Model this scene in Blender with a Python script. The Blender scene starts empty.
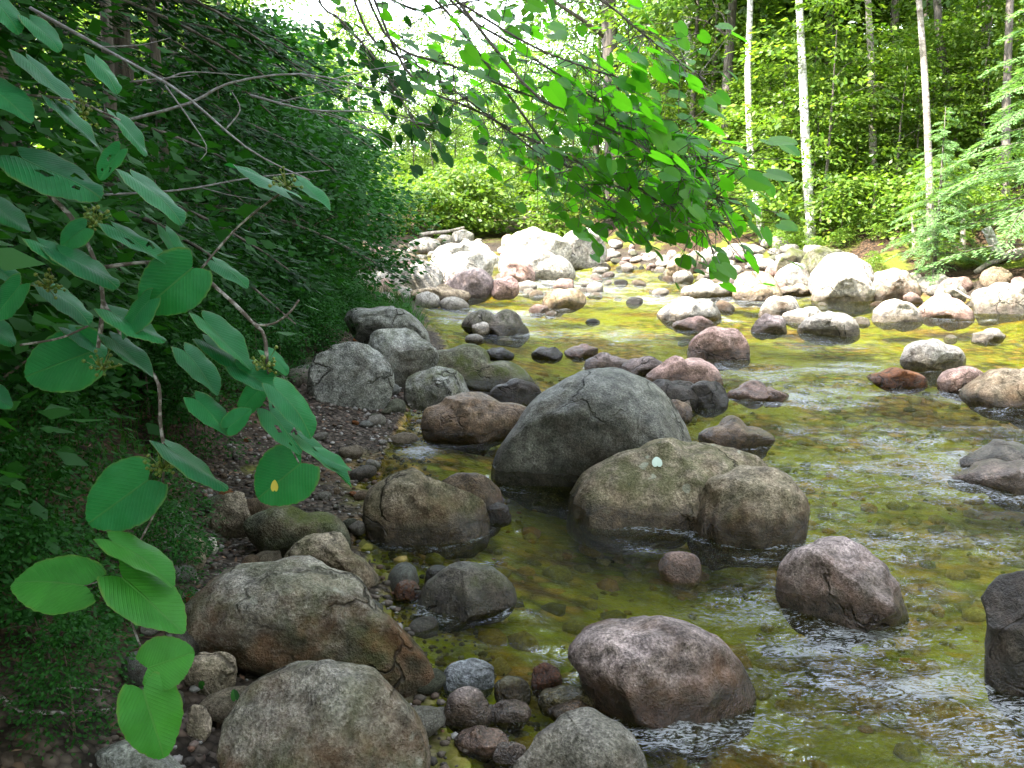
import bpy, bmesh, math, random
import numpy as np
from mathutils import Vector

random.seed(7)
RNG = np.random.default_rng(11)
scn = bpy.context.scene
COL = scn.collection
PI = math.pi

# ------------------------------------------------------------------ camera
CAM = np.array([0.0, 0.0, 1.6]); F = 1000.0
TH = math.atan2(189, F)
FWD = np.array([0, math.cos(TH), -math.sin(TH)])
RIGHT = np.array([1.0, 0, 0]); UP = np.array([0, math.sin(TH), math.cos(TH)])
cd = bpy.data.cameras.new('camera'); cam = bpy.data.objects.new('camera', cd); COL.objects.link(cam)
cd.sensor_width = 36.0; cd.lens = F / 1024 * 36.0; cd.clip_start = 0.05; cd.clip_end = 2000
cam.location = CAM; cam.rotation_euler = (PI / 2 - TH, 0, 0); scn.camera = cam

def ray(px, py): return FWD + (px - 512) / F * RIGHT + (384 - py) / F * UP
def pt(px, py, d): return CAM + ray(px, py) * d
def gnd(px, py, z=0.0):
    r = ray(px, py); t = (z - CAM[2]) / r[2]
    return CAM + r * t

# ------------------------------------------------------------------ numpy noise
def _hash(ix, iy, iz, seed):
    n = (ix.astype(np.int64) * 374761393 + iy.astype(np.int64) * 668265263 + iz.astype(np.int64) * 2147483647 + seed * 1274126177) & 0xffffffff
    n = ((n ^ (n >> 13)) * 1274126177) & 0xffffffff
    n = (n ^ (n >> 16)) & 0xffffffff
    return n.astype(np.float64) / 0xffffffff * 2 - 1
def vnoise(p, seed=0):
    p = np.asarray(p, float); i = np.floor(p); f = p - i; f = f * f * (3 - 2 * f)
    ix, iy, iz = i[:, 0], i[:, 1], i[:, 2]; r = 0
    for dx in (0, 1):
        for dy in (0, 1):
            for dz in (0, 1):
                w = (f[:, 0] if dx else 1 - f[:, 0]) * (f[:, 1] if dy else 1 - f[:, 1]) * (f[:, 2] if dz else 1 - f[:, 2])
                r = r + w * _hash(ix + dx, iy + dy, iz + dz, seed)
    return r
def fbm(p, octv=4, seed=0, gain=.5):
    p = np.asarray(p, float); r = 0; a = 1.0
    for k in range(octv):
        r = r + a * vnoise(p * (2.03 ** k) + 17.3 * k, seed + k); a *= gain
    return r
def n2(x, y, s, octv=4, seed=0):
    x = np.asarray(x, float).ravel(); y = np.asarray(y, float).ravel()
    return fbm(np.stack([x * s, y * s, np.zeros_like(x) + .37], 1), octv, seed)
def sstep(a, b, x):
    t = np.clip((x - a) / (b - a), 0, 1); return t * t * (3 - 2 * t)

# ------------------------------------------------------------------ terrain
def xl(y): return np.interp(y, [-30, 0, 2.6, 3.05, 3.9, 4.5, 6.2, 8.4, 10.8, 15.5, 24.4, 30, 60, 200], [-.3, -.15, -.1, -.25, -.5, -.72, -.8, -.75, -.7, -1.5, -2.8, -3.6, -8, -30])
def xr(y): return np.interp(y, [-30, 4, 8, 12, 14.1, 18, 21.7, 27, 30, 60, 200], [8.5, 9, 9, 8.2, 7.2, 4.9, 3.1, 1.6, 1.2, -2, -12])
def height(x, y):
    sh = np.shape(x); x = np.asarray(x, float).ravel(); y = np.asarray(y, float).ravel()
    dl = xl(y) - x; dr = x - xr(y); dn = (y - 28) * .35
    d = np.maximum(np.maximum(dl, dr), dn)
    bed = -.02 - .26 * sstep(0, 1.6, -d)
    near = 1 - sstep(10, 15, y)
    hl = np.interp(dl, [0, .8, 1.15, 1.9, 3.5, 10, 60, 200], [.02, .11, .2, .62, 1.2, 3.2, 16, 40]) * near + np.interp(dl, [0, 1.0, 2.5, 5, 12, 60, 200], [.02, .18, .5, 1.1, 2.4, 14, 36]) * (1 - near)
    hr = np.interp(dr, [0, 1.2, 2.5, 8, 25, 80, 200], [.03, .3, .7, 2.2, 6.5, 26, 50])
    hf = np.interp(y - 28, [0, 4, 12, 40, 170], [.02, .3, .9, 2.6, 9])
    land = np.maximum.reduce([np.where(dl > 0, hl, -9), np.where(dr > 0, hr, -9), np.where(dn > 0, hf, -9)])
    h = np.where(d > 0, land, bed)
    up = sstep(0, 1.5, d)
    h = h + n2(x, y, .55, 4, 3) * (.03 + .16 * up) + n2(x, y, 3.2, 3, 9) * (.018 + .03 * up)
    return h.reshape(sh)
def hz(x, y): return float(height(np.array([x]), np.array([y]))[0])

# ------------------------------------------------------------------ object helpers
def tag(o, label=None, cat=None, group=None, kind=None):
    if label: o['label'] = label
    if cat: o['category'] = cat
    if group: o['group'] = group
    if kind: o['kind'] = kind
    return o
def link(name, me, parent=None, loc=None):
    o = bpy.data.objects.new(name, me); COL.objects.link(o)
    if parent is not None: o.parent = parent
    if loc is not None: o.location = loc
    return o
def empty(name, loc=(0, 0, 0)):
    o = bpy.data.objects.new(name, None); COL.objects.link(o); o.location = loc; o.empty_display_size = .2; return o
def mesh(name, V, Fc, mat, smooth=True):
    me = bpy.data.meshes.new(name)
    V = np.asarray(V, np.float32)
    if isinstance(Fc, np.ndarray):
        nf, k = Fc.shape
        me.vertices.add(len(V)); me.vertices.foreach_set('co', V.ravel())
        me.loops.add(nf * k); me.loops.foreach_set('vertex_index', Fc.astype(np.int32).ravel())
        me.polygons.add(nf); me.polygons.foreach_set('loop_start', np.arange(0, nf * k, k, dtype=np.int32))
        me.update(calc_edges=True)
    else:
        me.from_pydata([tuple(map(float, v)) for v in V], [], [tuple(int(i) for i in f) for f in Fc]); me.update()
    if smooth: me.polygons.foreach_set('use_smooth', np.ones(len(me.polygons), bool))
    if mat: me.materials.append(mat)
    return me
def fattr(me, name, vals):
    a = me.attributes.new(name, 'FLOAT', 'POINT'); a.data.foreach_set('value', np.asarray(vals, np.float32))
class MB:
    def __init__(s): s.V = []; s.F = []; s.n = 0
    def add(s, V, Fc):
        s.V.append(np.asarray(V, float)); s.F += [tuple(int(i) + s.n for i in f) for f in Fc]; s.n += len(V)
    def tube(s, path, rad, sides=7, cap=True):
        path = [np.asarray(p, float) for p in path]; n = len(path)
        V = []; ref = np.array([.31, .83, .47])
        for i, p in enumerate(path):
            t = path[min(i + 1, n - 1)] - path[max(i - 1, 0)]; t = t / (np.linalg.norm(t) + 1e-9)
            a = np.cross(t, ref); a /= np.linalg.norm(a) + 1e-9; b = np.cross(t, a)
            r = rad[i] if hasattr(rad, '__len__') else rad
            for k in range(sides):
                an = 2 * PI * k / sides; V.append(p + r * (math.cos(an) * a + math.sin(an) * b))
        Fc = [(i * sides + k, i * sides + (k + 1) % sides, (i + 1) * sides + (k + 1) % sides, (i + 1) * sides + k) for i in range(n - 1) for k in range(sides)]
        if cap: Fc += [tuple(range(sides - 1, -1, -1)), tuple((n - 1) * sides + k for k in range(sides))]
        s.add(V, Fc)
    def mesh(s, name, mat, smooth=True): return mesh(name, np.concatenate(s.V), s.F, mat, smooth)
def spline(pts, n):
    pts = np.asarray(pts, float); m = len(pts)
    if m == 2: return [pts[0] + (pts[1] - pts[0]) * t for t in np.linspace(0, 1, n)]
    out = []
    for t in np.linspace(0, m - 1, n):
        i = min(int(t), m - 2); f = t - i
        p0 = pts[max(i - 1, 0)]; p1 = pts[i]; p2 = pts[i + 1]; p3 = pts[min(i + 2, m - 1)]
        out.append(.5 * (2 * p1 + (p2 - p0) * f + (2 * p0 - 5 * p1 + 4 * p2 - p3) * f * f + (3 * p1 - p0 - 3 * p2 + p3) * f ** 3))
    return out

# ------------------------------------------------------------------ materials
class NT:
    def __init__(s, name):
        s.m = bpy.data.materials.new(name); s.m.use_nodes = True; s.t = s.m.node_tree; s.t.nodes.clear()
        s.out = s.t.nodes.new('ShaderNodeOutputMaterial')
    def n(s, typ, **kw):
        nd = s.t.nodes.new('ShaderNode' + typ)
        for k, v in kw.items(): setattr(nd, k, v)
        return nd
    def l(s, a, b): s.t.links.new(a, b)
    def setin(s, sock, v):
        if hasattr(v, 'is_output') or isinstance(v, bpy.types.NodeSocket): s.l(v, sock)
        elif isinstance(v, (tuple, list)) and len(v) == 3 and sock.type == 'RGBA': sock.default_value = (*v, 1)
        else: sock.default_value = v
    def noise(s, vec, scale, detail=4, rough=.55, dist=0.0):
        n = s.n('TexNoise'); s.l(vec, n.inputs['Vector']); n.inputs['Scale'].default_value = scale
        n.inputs['Detail'].default_value = detail; n.inputs['Roughness'].default_value = rough; n.inputs['Distortion'].default_value = dist
        return n.outputs['Fac']
    def ramp(s, fac, stops):
        r = s.n('ValToRGB'); s.l(fac, r.inputs[0]); e = r.color_ramp.elements
        while len(e) < len(stops): e.new(.5)
        for k, (p, c) in enumerate(stops):
            e[k].position = p; e[k].color = (c, c, c, 1) if isinstance(c, (int, float)) else (*c, 1)
        return r.outputs[0]
    def mix(s, fac, a, b, mode='MIX'):
        m = s.n('Mix', data_type='RGBA', blend_type=mode)
        s.setin(m.inputs[0], fac); s.setin(m.inputs[6], a); s.setin(m.inputs[7], b); return m.outputs[2]
    def math(s, op, a, b=None, clamp=False):
        m = s.n('Math', operation=op, use_clamp=clamp); s.setin(m.inputs[0], a)
        if b is not None: s.setin(m.inputs[1], b)
        return m.outputs[0]
    def maprange(s, v, a, b, c=0.0, d=1.0):
        m = s.n('MapRange'); s.setin(m.inputs[0], v)
        for i, q in enumerate((a, b, c, d)): s.setin(m.inputs[i + 1], q)
        return m.outputs[0]
    def bump(s, h, strength, dist=.02, normal=None):
        b = s.n('Bump'); s.setin(b.inputs['Height'], h); s.setin(b.inputs['Strength'], strength); b.inputs['Distance'].default_value = dist
        if normal: s.l(normal, b.inputs['Normal'])
        return b.outputs[0]
    def principled(s, color, rough=.8, normal=None, spec=.5):
        p = s.n('BsdfPrincipled'); s.setin(p.inputs['Base Color'], color); s.setin(p.inputs['Roughness'], rough)
        s.setin(p.inputs['Specular IOR Level'], spec)
        if normal: s.l(normal, p.inputs['Normal'])
        s.l(p.outputs[0], s.out.inputs[0]); return p
    def oattr(s, name):
        return s.n('Attribute', attribute_type='OBJECT', attribute_name=name).outputs['Fac']
    def gattr(s, name):
        return s.n('Attribute', attribute_type='GEOMETRY', attribute_name=name).outputs['Fac']

def mat_rock():
    T = NT('granite'); g = T.n('NewGeometry'); oi = T.n('ObjectInfo'); tc = T.n('TexCoord')
    off = T.n('VectorMath', operation='ADD'); T.l(tc.outputs['Object'], off.inputs[0])
    sc = T.n('VectorMath', operation='SCALE'); cx = T.n('CombineXYZ'); T.l(oi.outputs['Random'], cx.inputs[0]); T.l(oi.outputs['Random'], cx.inputs[1])
    T.l(cx.outputs[0], sc.inputs[0]); sc.inputs['Scale'].default_value = 37.0; T.l(sc.outputs[0], off.inputs[1]); P = off.outputs[0]
    big = T.noise(P, 3.2, 5, .6, .4); mid = T.noise(P, 17, 6, .65); fine = T.noise(P, 90, 3, .7)
    vor = T.n('TexVoronoi'); T.l(P, vor.inputs['Vector']); vor.inputs['Scale'].default_value = 170
    base = T.mix(1.0, oi.outputs['Color'], T.ramp(big, [(.3, (.5, .47, .43)), (.5, (1, 1, 1)), (.7, (1.4, 1.38, 1.34))]), 'MULTIPLY')
    base = T.mix(1.0, base, T.ramp(mid, [(.32, .42), (.5, 1.0), (.68, 1.65)]), 'MULTIPLY')
    base = T.mix(1.0, base, T.ramp(fine, [(.36, .58), (.5, 1.0), (.64, 1.5)]), 'MULTIPLY')
    sp = T.ramp(vor.outputs['Color'], [(.12, .45), (.3, 1.0), (.8, 1.0), (.95, 1.6)]); base = T.mix(.75, base, T.mix(1.0, base, sp, 'MULTIPLY'))
    sz = T.n('SeparateXYZ'); T.l(g.outputs['Position'], sz.inputs[0]); Z = sz.outputs[2]
    gz = T.n('SeparateXYZ'); T.l(tc.outputs['Generated'], gz.inputs[0])
    nz = T.n('SeparateXYZ'); T.l(g.outputs['Normal'], nz.inputs[0])
    # rust-brown algae low on the flanks, its colour darkened to add shade
    st = T.math('ADD', gz.outputs[2], T.math('MULTIPLY', T.math('SUBTRACT', T.noise(P, 4, 5, .65), .5), 1.3))
    stf = T.math('MULTIPLY', T.maprange(st, .98, .62), T.oattr('stain_shade'))
    stc = T.mix(T.maprange(T.noise(P, 9, 4), .42, .62), (.1, .045, .015), (.034, .028, .009))
    base = T.mix(T.math('MULTIPLY', stf, .95), base, T.mix(1.0, stc, T.ramp(mid, [(.3, .6), (.7, 1.4)]), 'MULTIPLY'))
    # moss and lichen
    mo = T.math('MULTIPLY', T.maprange(T.math('ADD', T.noise(P, 6, 6, .7), T.math('MULTIPLY', nz.outputs[2], .08)), .5, .64), T.oattr('moss'))
    base = T.mix(mo, base, T.mix(fine, (.03, .04, .01), (.11, .12, .03)))
    li = T.math('MULTIPLY', T.maprange(T.noise(P, 11, 2, .4), .68, .72), .55)
    base = T.mix(T.math('MULTIPLY', li, T.oattr('lichen')), base, (.42, .44, .36))
    # open joints and chipped seams
    dv = T.n('VectorMath', operation='ADD'); T.l(P, dv.inputs[0]); nv = T.n('TexNoise'); T.l(P, nv.inputs['Vector']); nv.inputs['Scale'].default_value = 4; nv.inputs['Detail'].default_value = 4
    ns = T.n('VectorMath', operation='SCALE'); T.l(nv.outputs['Color'], ns.inputs[0]); ns.inputs['Scale'].default_value = .35; T.l(ns.outputs[0], dv.inputs[1])
    ve = T.n('TexVoronoi', feature='DISTANCE_TO_EDGE'); T.l(dv.outputs[0], ve.inputs['Vector']); ve.inputs['Scale'].default_value = 2.6
    crk = T.math('MULTIPLY', T.maprange(ve.outputs['Distance'], .022, .004), T.maprange(T.noise(P, 2.3, 2), .5, .6))
    base = T.mix(T.math('MULTIPLY', crk, .75), base, (.03, .025, .018))
    # wet waterline
    wz = T.math('ADD', Z, T.math('MULTIPLY', T.math('SUBTRACT', T.noise(P, 7, 3), .5), .09))
    wet = T.math('MAXIMUM', T.math('MULTIPLY', T.maprange(wz, .14, .07), T.oattr('wet')), T.math('MULTIPLY', T.oattr('soak'), T.maprange(T.noise(P, 4, 3), .3, .5)))
    col = T.mix(wet, base, T.mix(1.0, base, (.3, .26, .21), 'MULTIPLY'))
    rough = T.maprange(wet, 0, 1, .78, .22)
    hgt = T.math('ADD', T.math('SUBTRACT', mid, T.math('MULTIPLY', crk, .9)), T.math('ADD', T.math('MULTIPLY', fine, .35), T.math('MULTIPLY', vor.outputs['Distance'], .12)))
    T.principled(col, rough, T.bump(hgt, 1.0, .03), T.maprange(wet, 0, 1, .12, .5)); return T.m
def mat_leaf(name, c1, c2, rough=.45, transl=.4, tcol=None, veins=False, spec=.5):
    T = NT(name); g = T.n('NewGeometry'); oi = T.n('ObjectInfo')
    r = T.math('FRACT', T.math('ADD', g.outputs['Random Per Island'], oi.outputs['Random']))
    col = T.mix(r, c1, c2)
    tc = T.n('TexCoord')
    nrm = None
    if veins:
        uv = T.n('UVMap'); s = T.n('SeparateXYZ'); T.l(uv.outputs[0], s.inputs[0])
        ax = T.math('ABSOLUTE', T.math('SUBTRACT', s.outputs[0], .5))
        ph = T.math('MULTIPLY', T.math('SUBTRACT', s.outputs[1], T.math('MULTIPLY', ax, .75)), 52)
        vv = T.math('POWER', T.math('ABSOLUTE', T.math('SINE', ph)), 12.0) if False else T.math('POWER', T.math('SUBTRACT', 1.0, T.math('ABSOLUTE', T.math('SINE', ph))), 3.0)
        mid = T.maprange(ax, .018, .006); vein = T.math('MAXIMUM', mid, T.math('MULTIPLY', vv, .3))
        nz = T.noise(tc.outputs['Object'], 26, 5, .65)
        col = T.mix(1.0, col, T.ramp(nz, [(.3, (.72, .74, .7)), (.55, (1, 1, 1)), (.75, (1.3, 1.22, 1.1))]), 'MULTIPLY')
        col = T.mix(T.math('MULTIPLY', vein, .3), col, (.13, .2, .06))
        edge = T.maprange(T.math('ADD', T.gattr('edge'), T.math('MULTIPLY', T.math('SUBTRACT', nz, .5), .25)), .93, 1.0)
        col = T.mix(T.math('MULTIPLY', edge, .5), col, (.15, .16, .03))
        bn = T.math('ADD', T.math('MULTIPLY', vein, -1.0), T.math('MULTIPLY', T.noise(tc.outputs['Object'], 60, 3), .5))
        nrm = T.bump(bn, .5, .004)
    p = T.principled(col, rough, nrm, spec); tr = T.n('BsdfTranslucent')
    T.setin(tr.inputs[0], tcol if tcol else T.mix(1.0, col, (1.5, 1.6, .7), 'MULTIPLY'))
    if nrm: T.l(nrm, tr.inputs['Normal'])
    mx = T.n('MixShader'); mx.inputs[0].default_value = transl; T.l(p.outputs[0], mx.inputs[1]); T.l(tr.outputs[0], mx.inputs[2])
    T.l(mx.outputs[0], T.out.inputs[0]); return T.m
def mat_bark(name, c1, c2, birch=False):
    T = NT(name); tc = T.n('TexCoord'); mp = T.n('Mapping'); T.l(tc.outputs['Object'], mp.inputs[0])
    mp.inputs['Scale'].default_value = (2, 2, 9) if birch else (14, 14, 2.2)
    nz = T.noise(mp.outputs[0], 2.4 if birch else 2.0, 6, .7)
    pat = T.noise(tc.outputs['Object'], 1.6, 4, .6)
    col = T.mix(T.maprange(nz, .36, .6), c2, c1)
    col = T.mix(T.maprange(pat, .5, .66), col, T.mix(1.0, col, (.5, .52, .4), 'MULTIPLY'))
    T.principled(col, .85, T.bump(nz, .8, .03)); return T.m
def mat_twig(name, c1, c2):
    T = NT(name); tc = T.n('TexCoord'); nz = T.noise(tc.outputs['Object'], 55, 3, .6)
    T.principled(T.mix(T.maprange(nz, .48, .6), c1, c2), .85, T.bump(nz, .4, .004)); return T.m

M = {}
M['rock'] = mat_rock()
M['hobble'] = mat_leaf('hobblebush_leaf', (.01, .105, .036), (.018, .15, .042), .5, .30, (.03, .26, .03), True, .14)
M['hobble_low'] = mat_leaf('lower_hobblebush_leaf', (.03, .18, .022), (.045, .22, .025), .5, .34, (.07, .32, .02), True, .25)  # lowest leaves, a brighter yellow-green than the rest
M['maple'] = mat_leaf('maple_leaf', (.03, .155, .011), (.1, .25, .014), .4, .58, (.15, .58, .012), spec=.3)
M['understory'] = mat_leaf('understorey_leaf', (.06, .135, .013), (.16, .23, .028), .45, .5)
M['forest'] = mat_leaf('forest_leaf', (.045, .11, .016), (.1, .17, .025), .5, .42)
M['dim'] = mat_leaf('shade_darkened_leaf', (.009, .05, .006), (.02, .09, .01), .6, .35, spec=.15)  # leaf green lowered, putting the left bank's shade into the colour
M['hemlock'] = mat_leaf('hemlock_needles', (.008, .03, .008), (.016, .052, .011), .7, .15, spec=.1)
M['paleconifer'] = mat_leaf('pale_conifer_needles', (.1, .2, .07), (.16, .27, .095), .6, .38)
M['grass'] = mat_leaf('grass_blade', (.02, .08, .01), (.035, .12, .014), .6, .35, spec=.15)
M['berry'] = mat_leaf('bud_green', (.07, .15, .02), (.15, .17, .02), .5, .2)
M['yellow'] = mat_leaf('yellow_leaf', (.55, .42, .02), (.6, .45, .03), .5, .3)
M['paleleaf'] = mat_leaf('pale_leaf_underside', (.42, .5, .42), (.45, .52, .44), .6, .1)
M['birch'] = mat_bark('birch_bark', (.74, .71, .66), (.2, .17, .14), True)
M['bark'] = mat_bark('grey_brown_bark', (.17, .14, .115), (.055, .042, .034))
M['barkpale'] = mat_bark('pale_bark', (.36, .31, .26), (.13, .1, .08), True)
M['twig'] = mat_twig('lichened_twig', (.06, .045, .034), (.24, .22, .2))
M['deadtwig'] = mat_twig('dead_twig', (.16, .145, .14), (.26, .25, .26))
M['stem'] = mat_twig('brown_stem', (.07, .05, .035), (.13, .095, .06))
M['log'] = mat_bark('weathered_log', (.42, .36, .3), (.16, .13, .1))

def mat_ground():
    T = NT('forest_and_streambed'); g = T.n('NewGeometry'); P = g.outputs['Position']
    soil = T.gattr('soil'); bed = T.gattr('bed')
    n1 = T.noise(P, 1.3, 6, .6); n2_ = T.noise(P, 9, 5, .65); n3 = T.noise(P, 45, 4, .7)
    vo = T.n('TexVoronoi'); T.l(P, vo.inputs['Vector']); vo.inputs['Scale'].default_value = 9; vo.inputs['Randomness'].default_value = 1
    vo2 = T.n('TexVoronoi'); T.l(P, vo2.inputs['Vector']); vo2.inputs['Scale'].default_value = 34
    litter = T.mix(T.maprange(n2_, .38, .62), (.013, .009, .006), (.048, .029, .016))
    litter = T.mix(T.maprange(vo2.outputs['Color'], .6, .98), litter, (.11, .066, .038))
    moss = T.mix(n3, (.05, .075, .008), (.17, .2, .02)); litter = T.mix(T.math('MULTIPLY', T.maprange(n1, .5, .62), T.gattr('sunny')), litter, moss)
    grav = T.mix(1.0, T.ramp(vo2.outputs['Color'], [(0, (.02, .015, .011)), (.45, (.055, .042, .03)), (.8, (.12, .095, .075)), (1, (.09, .045, .025))]), T.ramp(vo2.outputs['Distance'], [(.2, 1.0), (.7, .35)]), 'MULTIPLY')
    bedc = T.ramp(vo.outputs['Color'], [(0, (.1, .09, .012)), (.3, (.28, .26, .03)), (.55, (.24, .28, .03)), (.8, (.34, .19, .03)), (1, (.4, .33, .1))])
    bedc = T.mix(1.0, bedc, T.ramp(vo.outputs['Distance'], [(.25, 1.1), (.7, .28)]), 'MULTIPLY')
    bedc = T.mix(T.maprange(n1, .42, .62), bedc, T.mix(n2_, (.2, .25, .02), (.38, .33, .03)))
    bedc = T.mix(T.math('MULTIPLY', T.maprange(T.noise(P, .9, 4, .6, .8), .5, .6), .8), bedc, T.mix(T.maprange(vo.outputs['Distance'], .2, .7), (.36, .17, .045), (.1, .04, .012)))
    c = T.mix(soil, grav, litter); c = T.mix(bed, c, bedc)
    h = T.math('ADD', T.math('MULTIPLY', n2_, .6), T.math('MULTIPLY', vo2.outputs['Distance'], -.5))
    T.principled(c, T.maprange(bed, 0, 1, .9, .6), T.bump(h, .9, .03), .12); return T.m
def mat_water():
    T = NT('clear_stream_water'); g = T.n('NewGeometry'); P = g.outputs['Position']; rf = T.gattr('riffle')
    mp = T.n('Mapping'); T.l(P, mp.inputs[0]); mp.inputs['Rotation'].default_value = (0, 0, .35); mp.inputs['Scale'].default_value = (.62, 1.0, 1)
    w1 = T.noise(mp.outputs[0], 10, 3, .55, .8); w2 = T.noise(mp.outputs[0], 26, 4, .6, 1.0); w3 = T.noise(P, 70, 2, .5)
    h = T.math('ADD', T.math('MULTIPLY', w1, .9), T.math('ADD', T.math('MULTIPLY', w2, .55), T.math('MULTIPLY', w3, .2)))
    nr = T.bump(h, T.maprange(rf, 0, 1, .95, 1.0), .13)
    fr = T.n('Fresnel'); fr.inputs[0].default_value = 1.33; T.l(nr, fr.inputs['Normal'])
    tr = T.n('BsdfTransparent'); tr.inputs[0].default_value = (.89, .93, .44, 1)
    gl = T.n('BsdfGlossy'); gl.inputs['Roughness'].default_value = .04; T.l(nr, gl.inputs['Normal'])
    mx = T.n('MixShader'); T.l(fr.outputs[0], mx.inputs[0]); T.l(tr.outputs[0], mx.inputs[1]); T.l(gl.outputs[0], mx.inputs[2])
    df = T.n('BsdfDiffuse'); df.inputs[0].default_value = (.72, .74, .76, 1); T.l(nr, df.inputs['Normal'])
    mf = T.n('Mapping'); T.l(P, mf.inputs[0]); mf.inputs['Rotation'].default_value = (0, 0, .3); mf.inputs['Scale'].default_value = (.4, 1.0, 1)
    f1 = T.noise(mf.outputs[0], 46, 6, .75, 2.2); f2 = T.noise(mf.outputs[0], 5, 3, .55, .5)
    foam = T.math('MULTIPLY', T.maprange(T.math('ADD', T.math('ADD', T.math('MULTIPLY', f1, 1.0), T.math('MULTIPLY', f2, .35)), T.math('MULTIPLY', rf, .16)), .79, .86), T.maprange(rf, .12, .55))  # foam; its diffuse white also stands in for sky glints on ripples
    m2 = T.n('MixShader'); T.l(T.math('MULTIPLY', foam, .42), m2.inputs[0]); T.l(mx.outputs[0], m2.inputs[1]); T.l(df.outputs[0], m2.inputs[2])
    T.l(m2.outputs[0], T.out.inputs[0]); return T.m

# ------------------------------------------------------------------ ground and water sheets
def axis(lo, hi, c, fine, grow):
    a = [c]; s = fine
    while a[-1] < hi: a.append(a[-1] + s); s = fine + (a[-1] - c) * grow
    b = [c]; s = fine
    while b[-1] > lo: b.append(b[-1] - s); s = fine + (c - b[-1]) * grow
    return np.array(b[::-1][:-1] + a)
def grid_faces(nx, ny):
    i = np.arange(nx * ny).reshape(ny, nx)
    return np.stack([i[:-1, :-1], i[:-1, 1:], i[1:, 1:], i[1:, :-1]], -1).reshape(-1, 4)
gx = axis(-160, 160, -.2, .04, .028); gy = axis(-40, 230, 2.6, .04, .026)
GX, GY = np.meshgrid(gx, gy); GZ = height(GX, GY)
me = mesh('ground', np.stack([GX.ravel(), GY.ravel(), GZ.ravel()], 1), grid_faces(len(gx), len(gy)), mat_ground())
X, Y, Z = GX.ravel(), GY.ravel(), GZ.ravel()
dl_ = xl(Y) - X; dr_ = X - xr(Y); d_ = np.maximum(np.maximum(dl_, dr_), (Y - 28) * .35)
wob = n2(X, Y, 1.7, 3, 21) * .3
fattr(me, 'soil', sstep(.7, 1.3, np.where(d_ > 0, d_, 0) + wob)); fattr(me, 'bed', sstep(.02, -.02, Z)); fattr(me, 'sunny', sstep(11, 16, Y) * sstep(-1, 1, X + 2))
tag(link('ground', me), kind='structure')

# ------------------------------------------------------------------ rocks
ICO = {}
def ico(n):
    if n not in ICO:
        b = bmesh.new(); bmesh.ops.create_icosphere(b, subdivisions=n, radius=1)
        V = np.array([v.co[:] for v in b.verts]); Fc = np.array([[v.index for v in f.verts] for f in b.faces]); b.free(); ICO[n] = (V, Fc)
    return ICO[n]
PAL = {'grey': (.27, .245, .205), 'pgrey': (.36, .33, .285), 'brown': (.2, .14, .09), 'dark': (.06, .052, .045), 'pink': (.4, .27, .23), 'purple': (.27, .215, .2), 'white': (.46, .42, .36),
       'mossy': (.13, .13, .09), 'orange': (.3, .11, .04), 'blue': (.3, .31, .33), 'dgrey': (.16, .145, .125), 'tan': (.36, .28, .19), 'olive': (.17, .15, .06), 'warm': (.27, .22, .16), 'slate': (.215, .215, .19)}
NROCK = [0]
def finish_rock(o, col, wet, moss, stain_shade, soak=0.0, lichen=0.0):
    j = random.uniform(.78, 1.0); c = PAL[col]; o.color = (c[0] * j, c[1] * j, c[2] * j, 1)
    o['wet'] = float(wet); o['moss'] = float(moss); o['stain_shade'] = float(stain_shade); o['soak'] = float(soak); o['lichen'] = float(lichen)
ROCKXY = []
def facet(V, seed, n=6, lo=.72, hi=.95, k=.8, keep=0.0):
    r = np.random.default_rng(seed)
    for _ in range(n):
        d = r.normal(size=3); d[2] += keep * math.copysign(1, d[2]); d /= np.linalg.norm(d); off = r.uniform(lo, hi)
        e = np.maximum(0, V @ d - off); V = V - np.outer(e * k, d)
    return V
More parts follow.
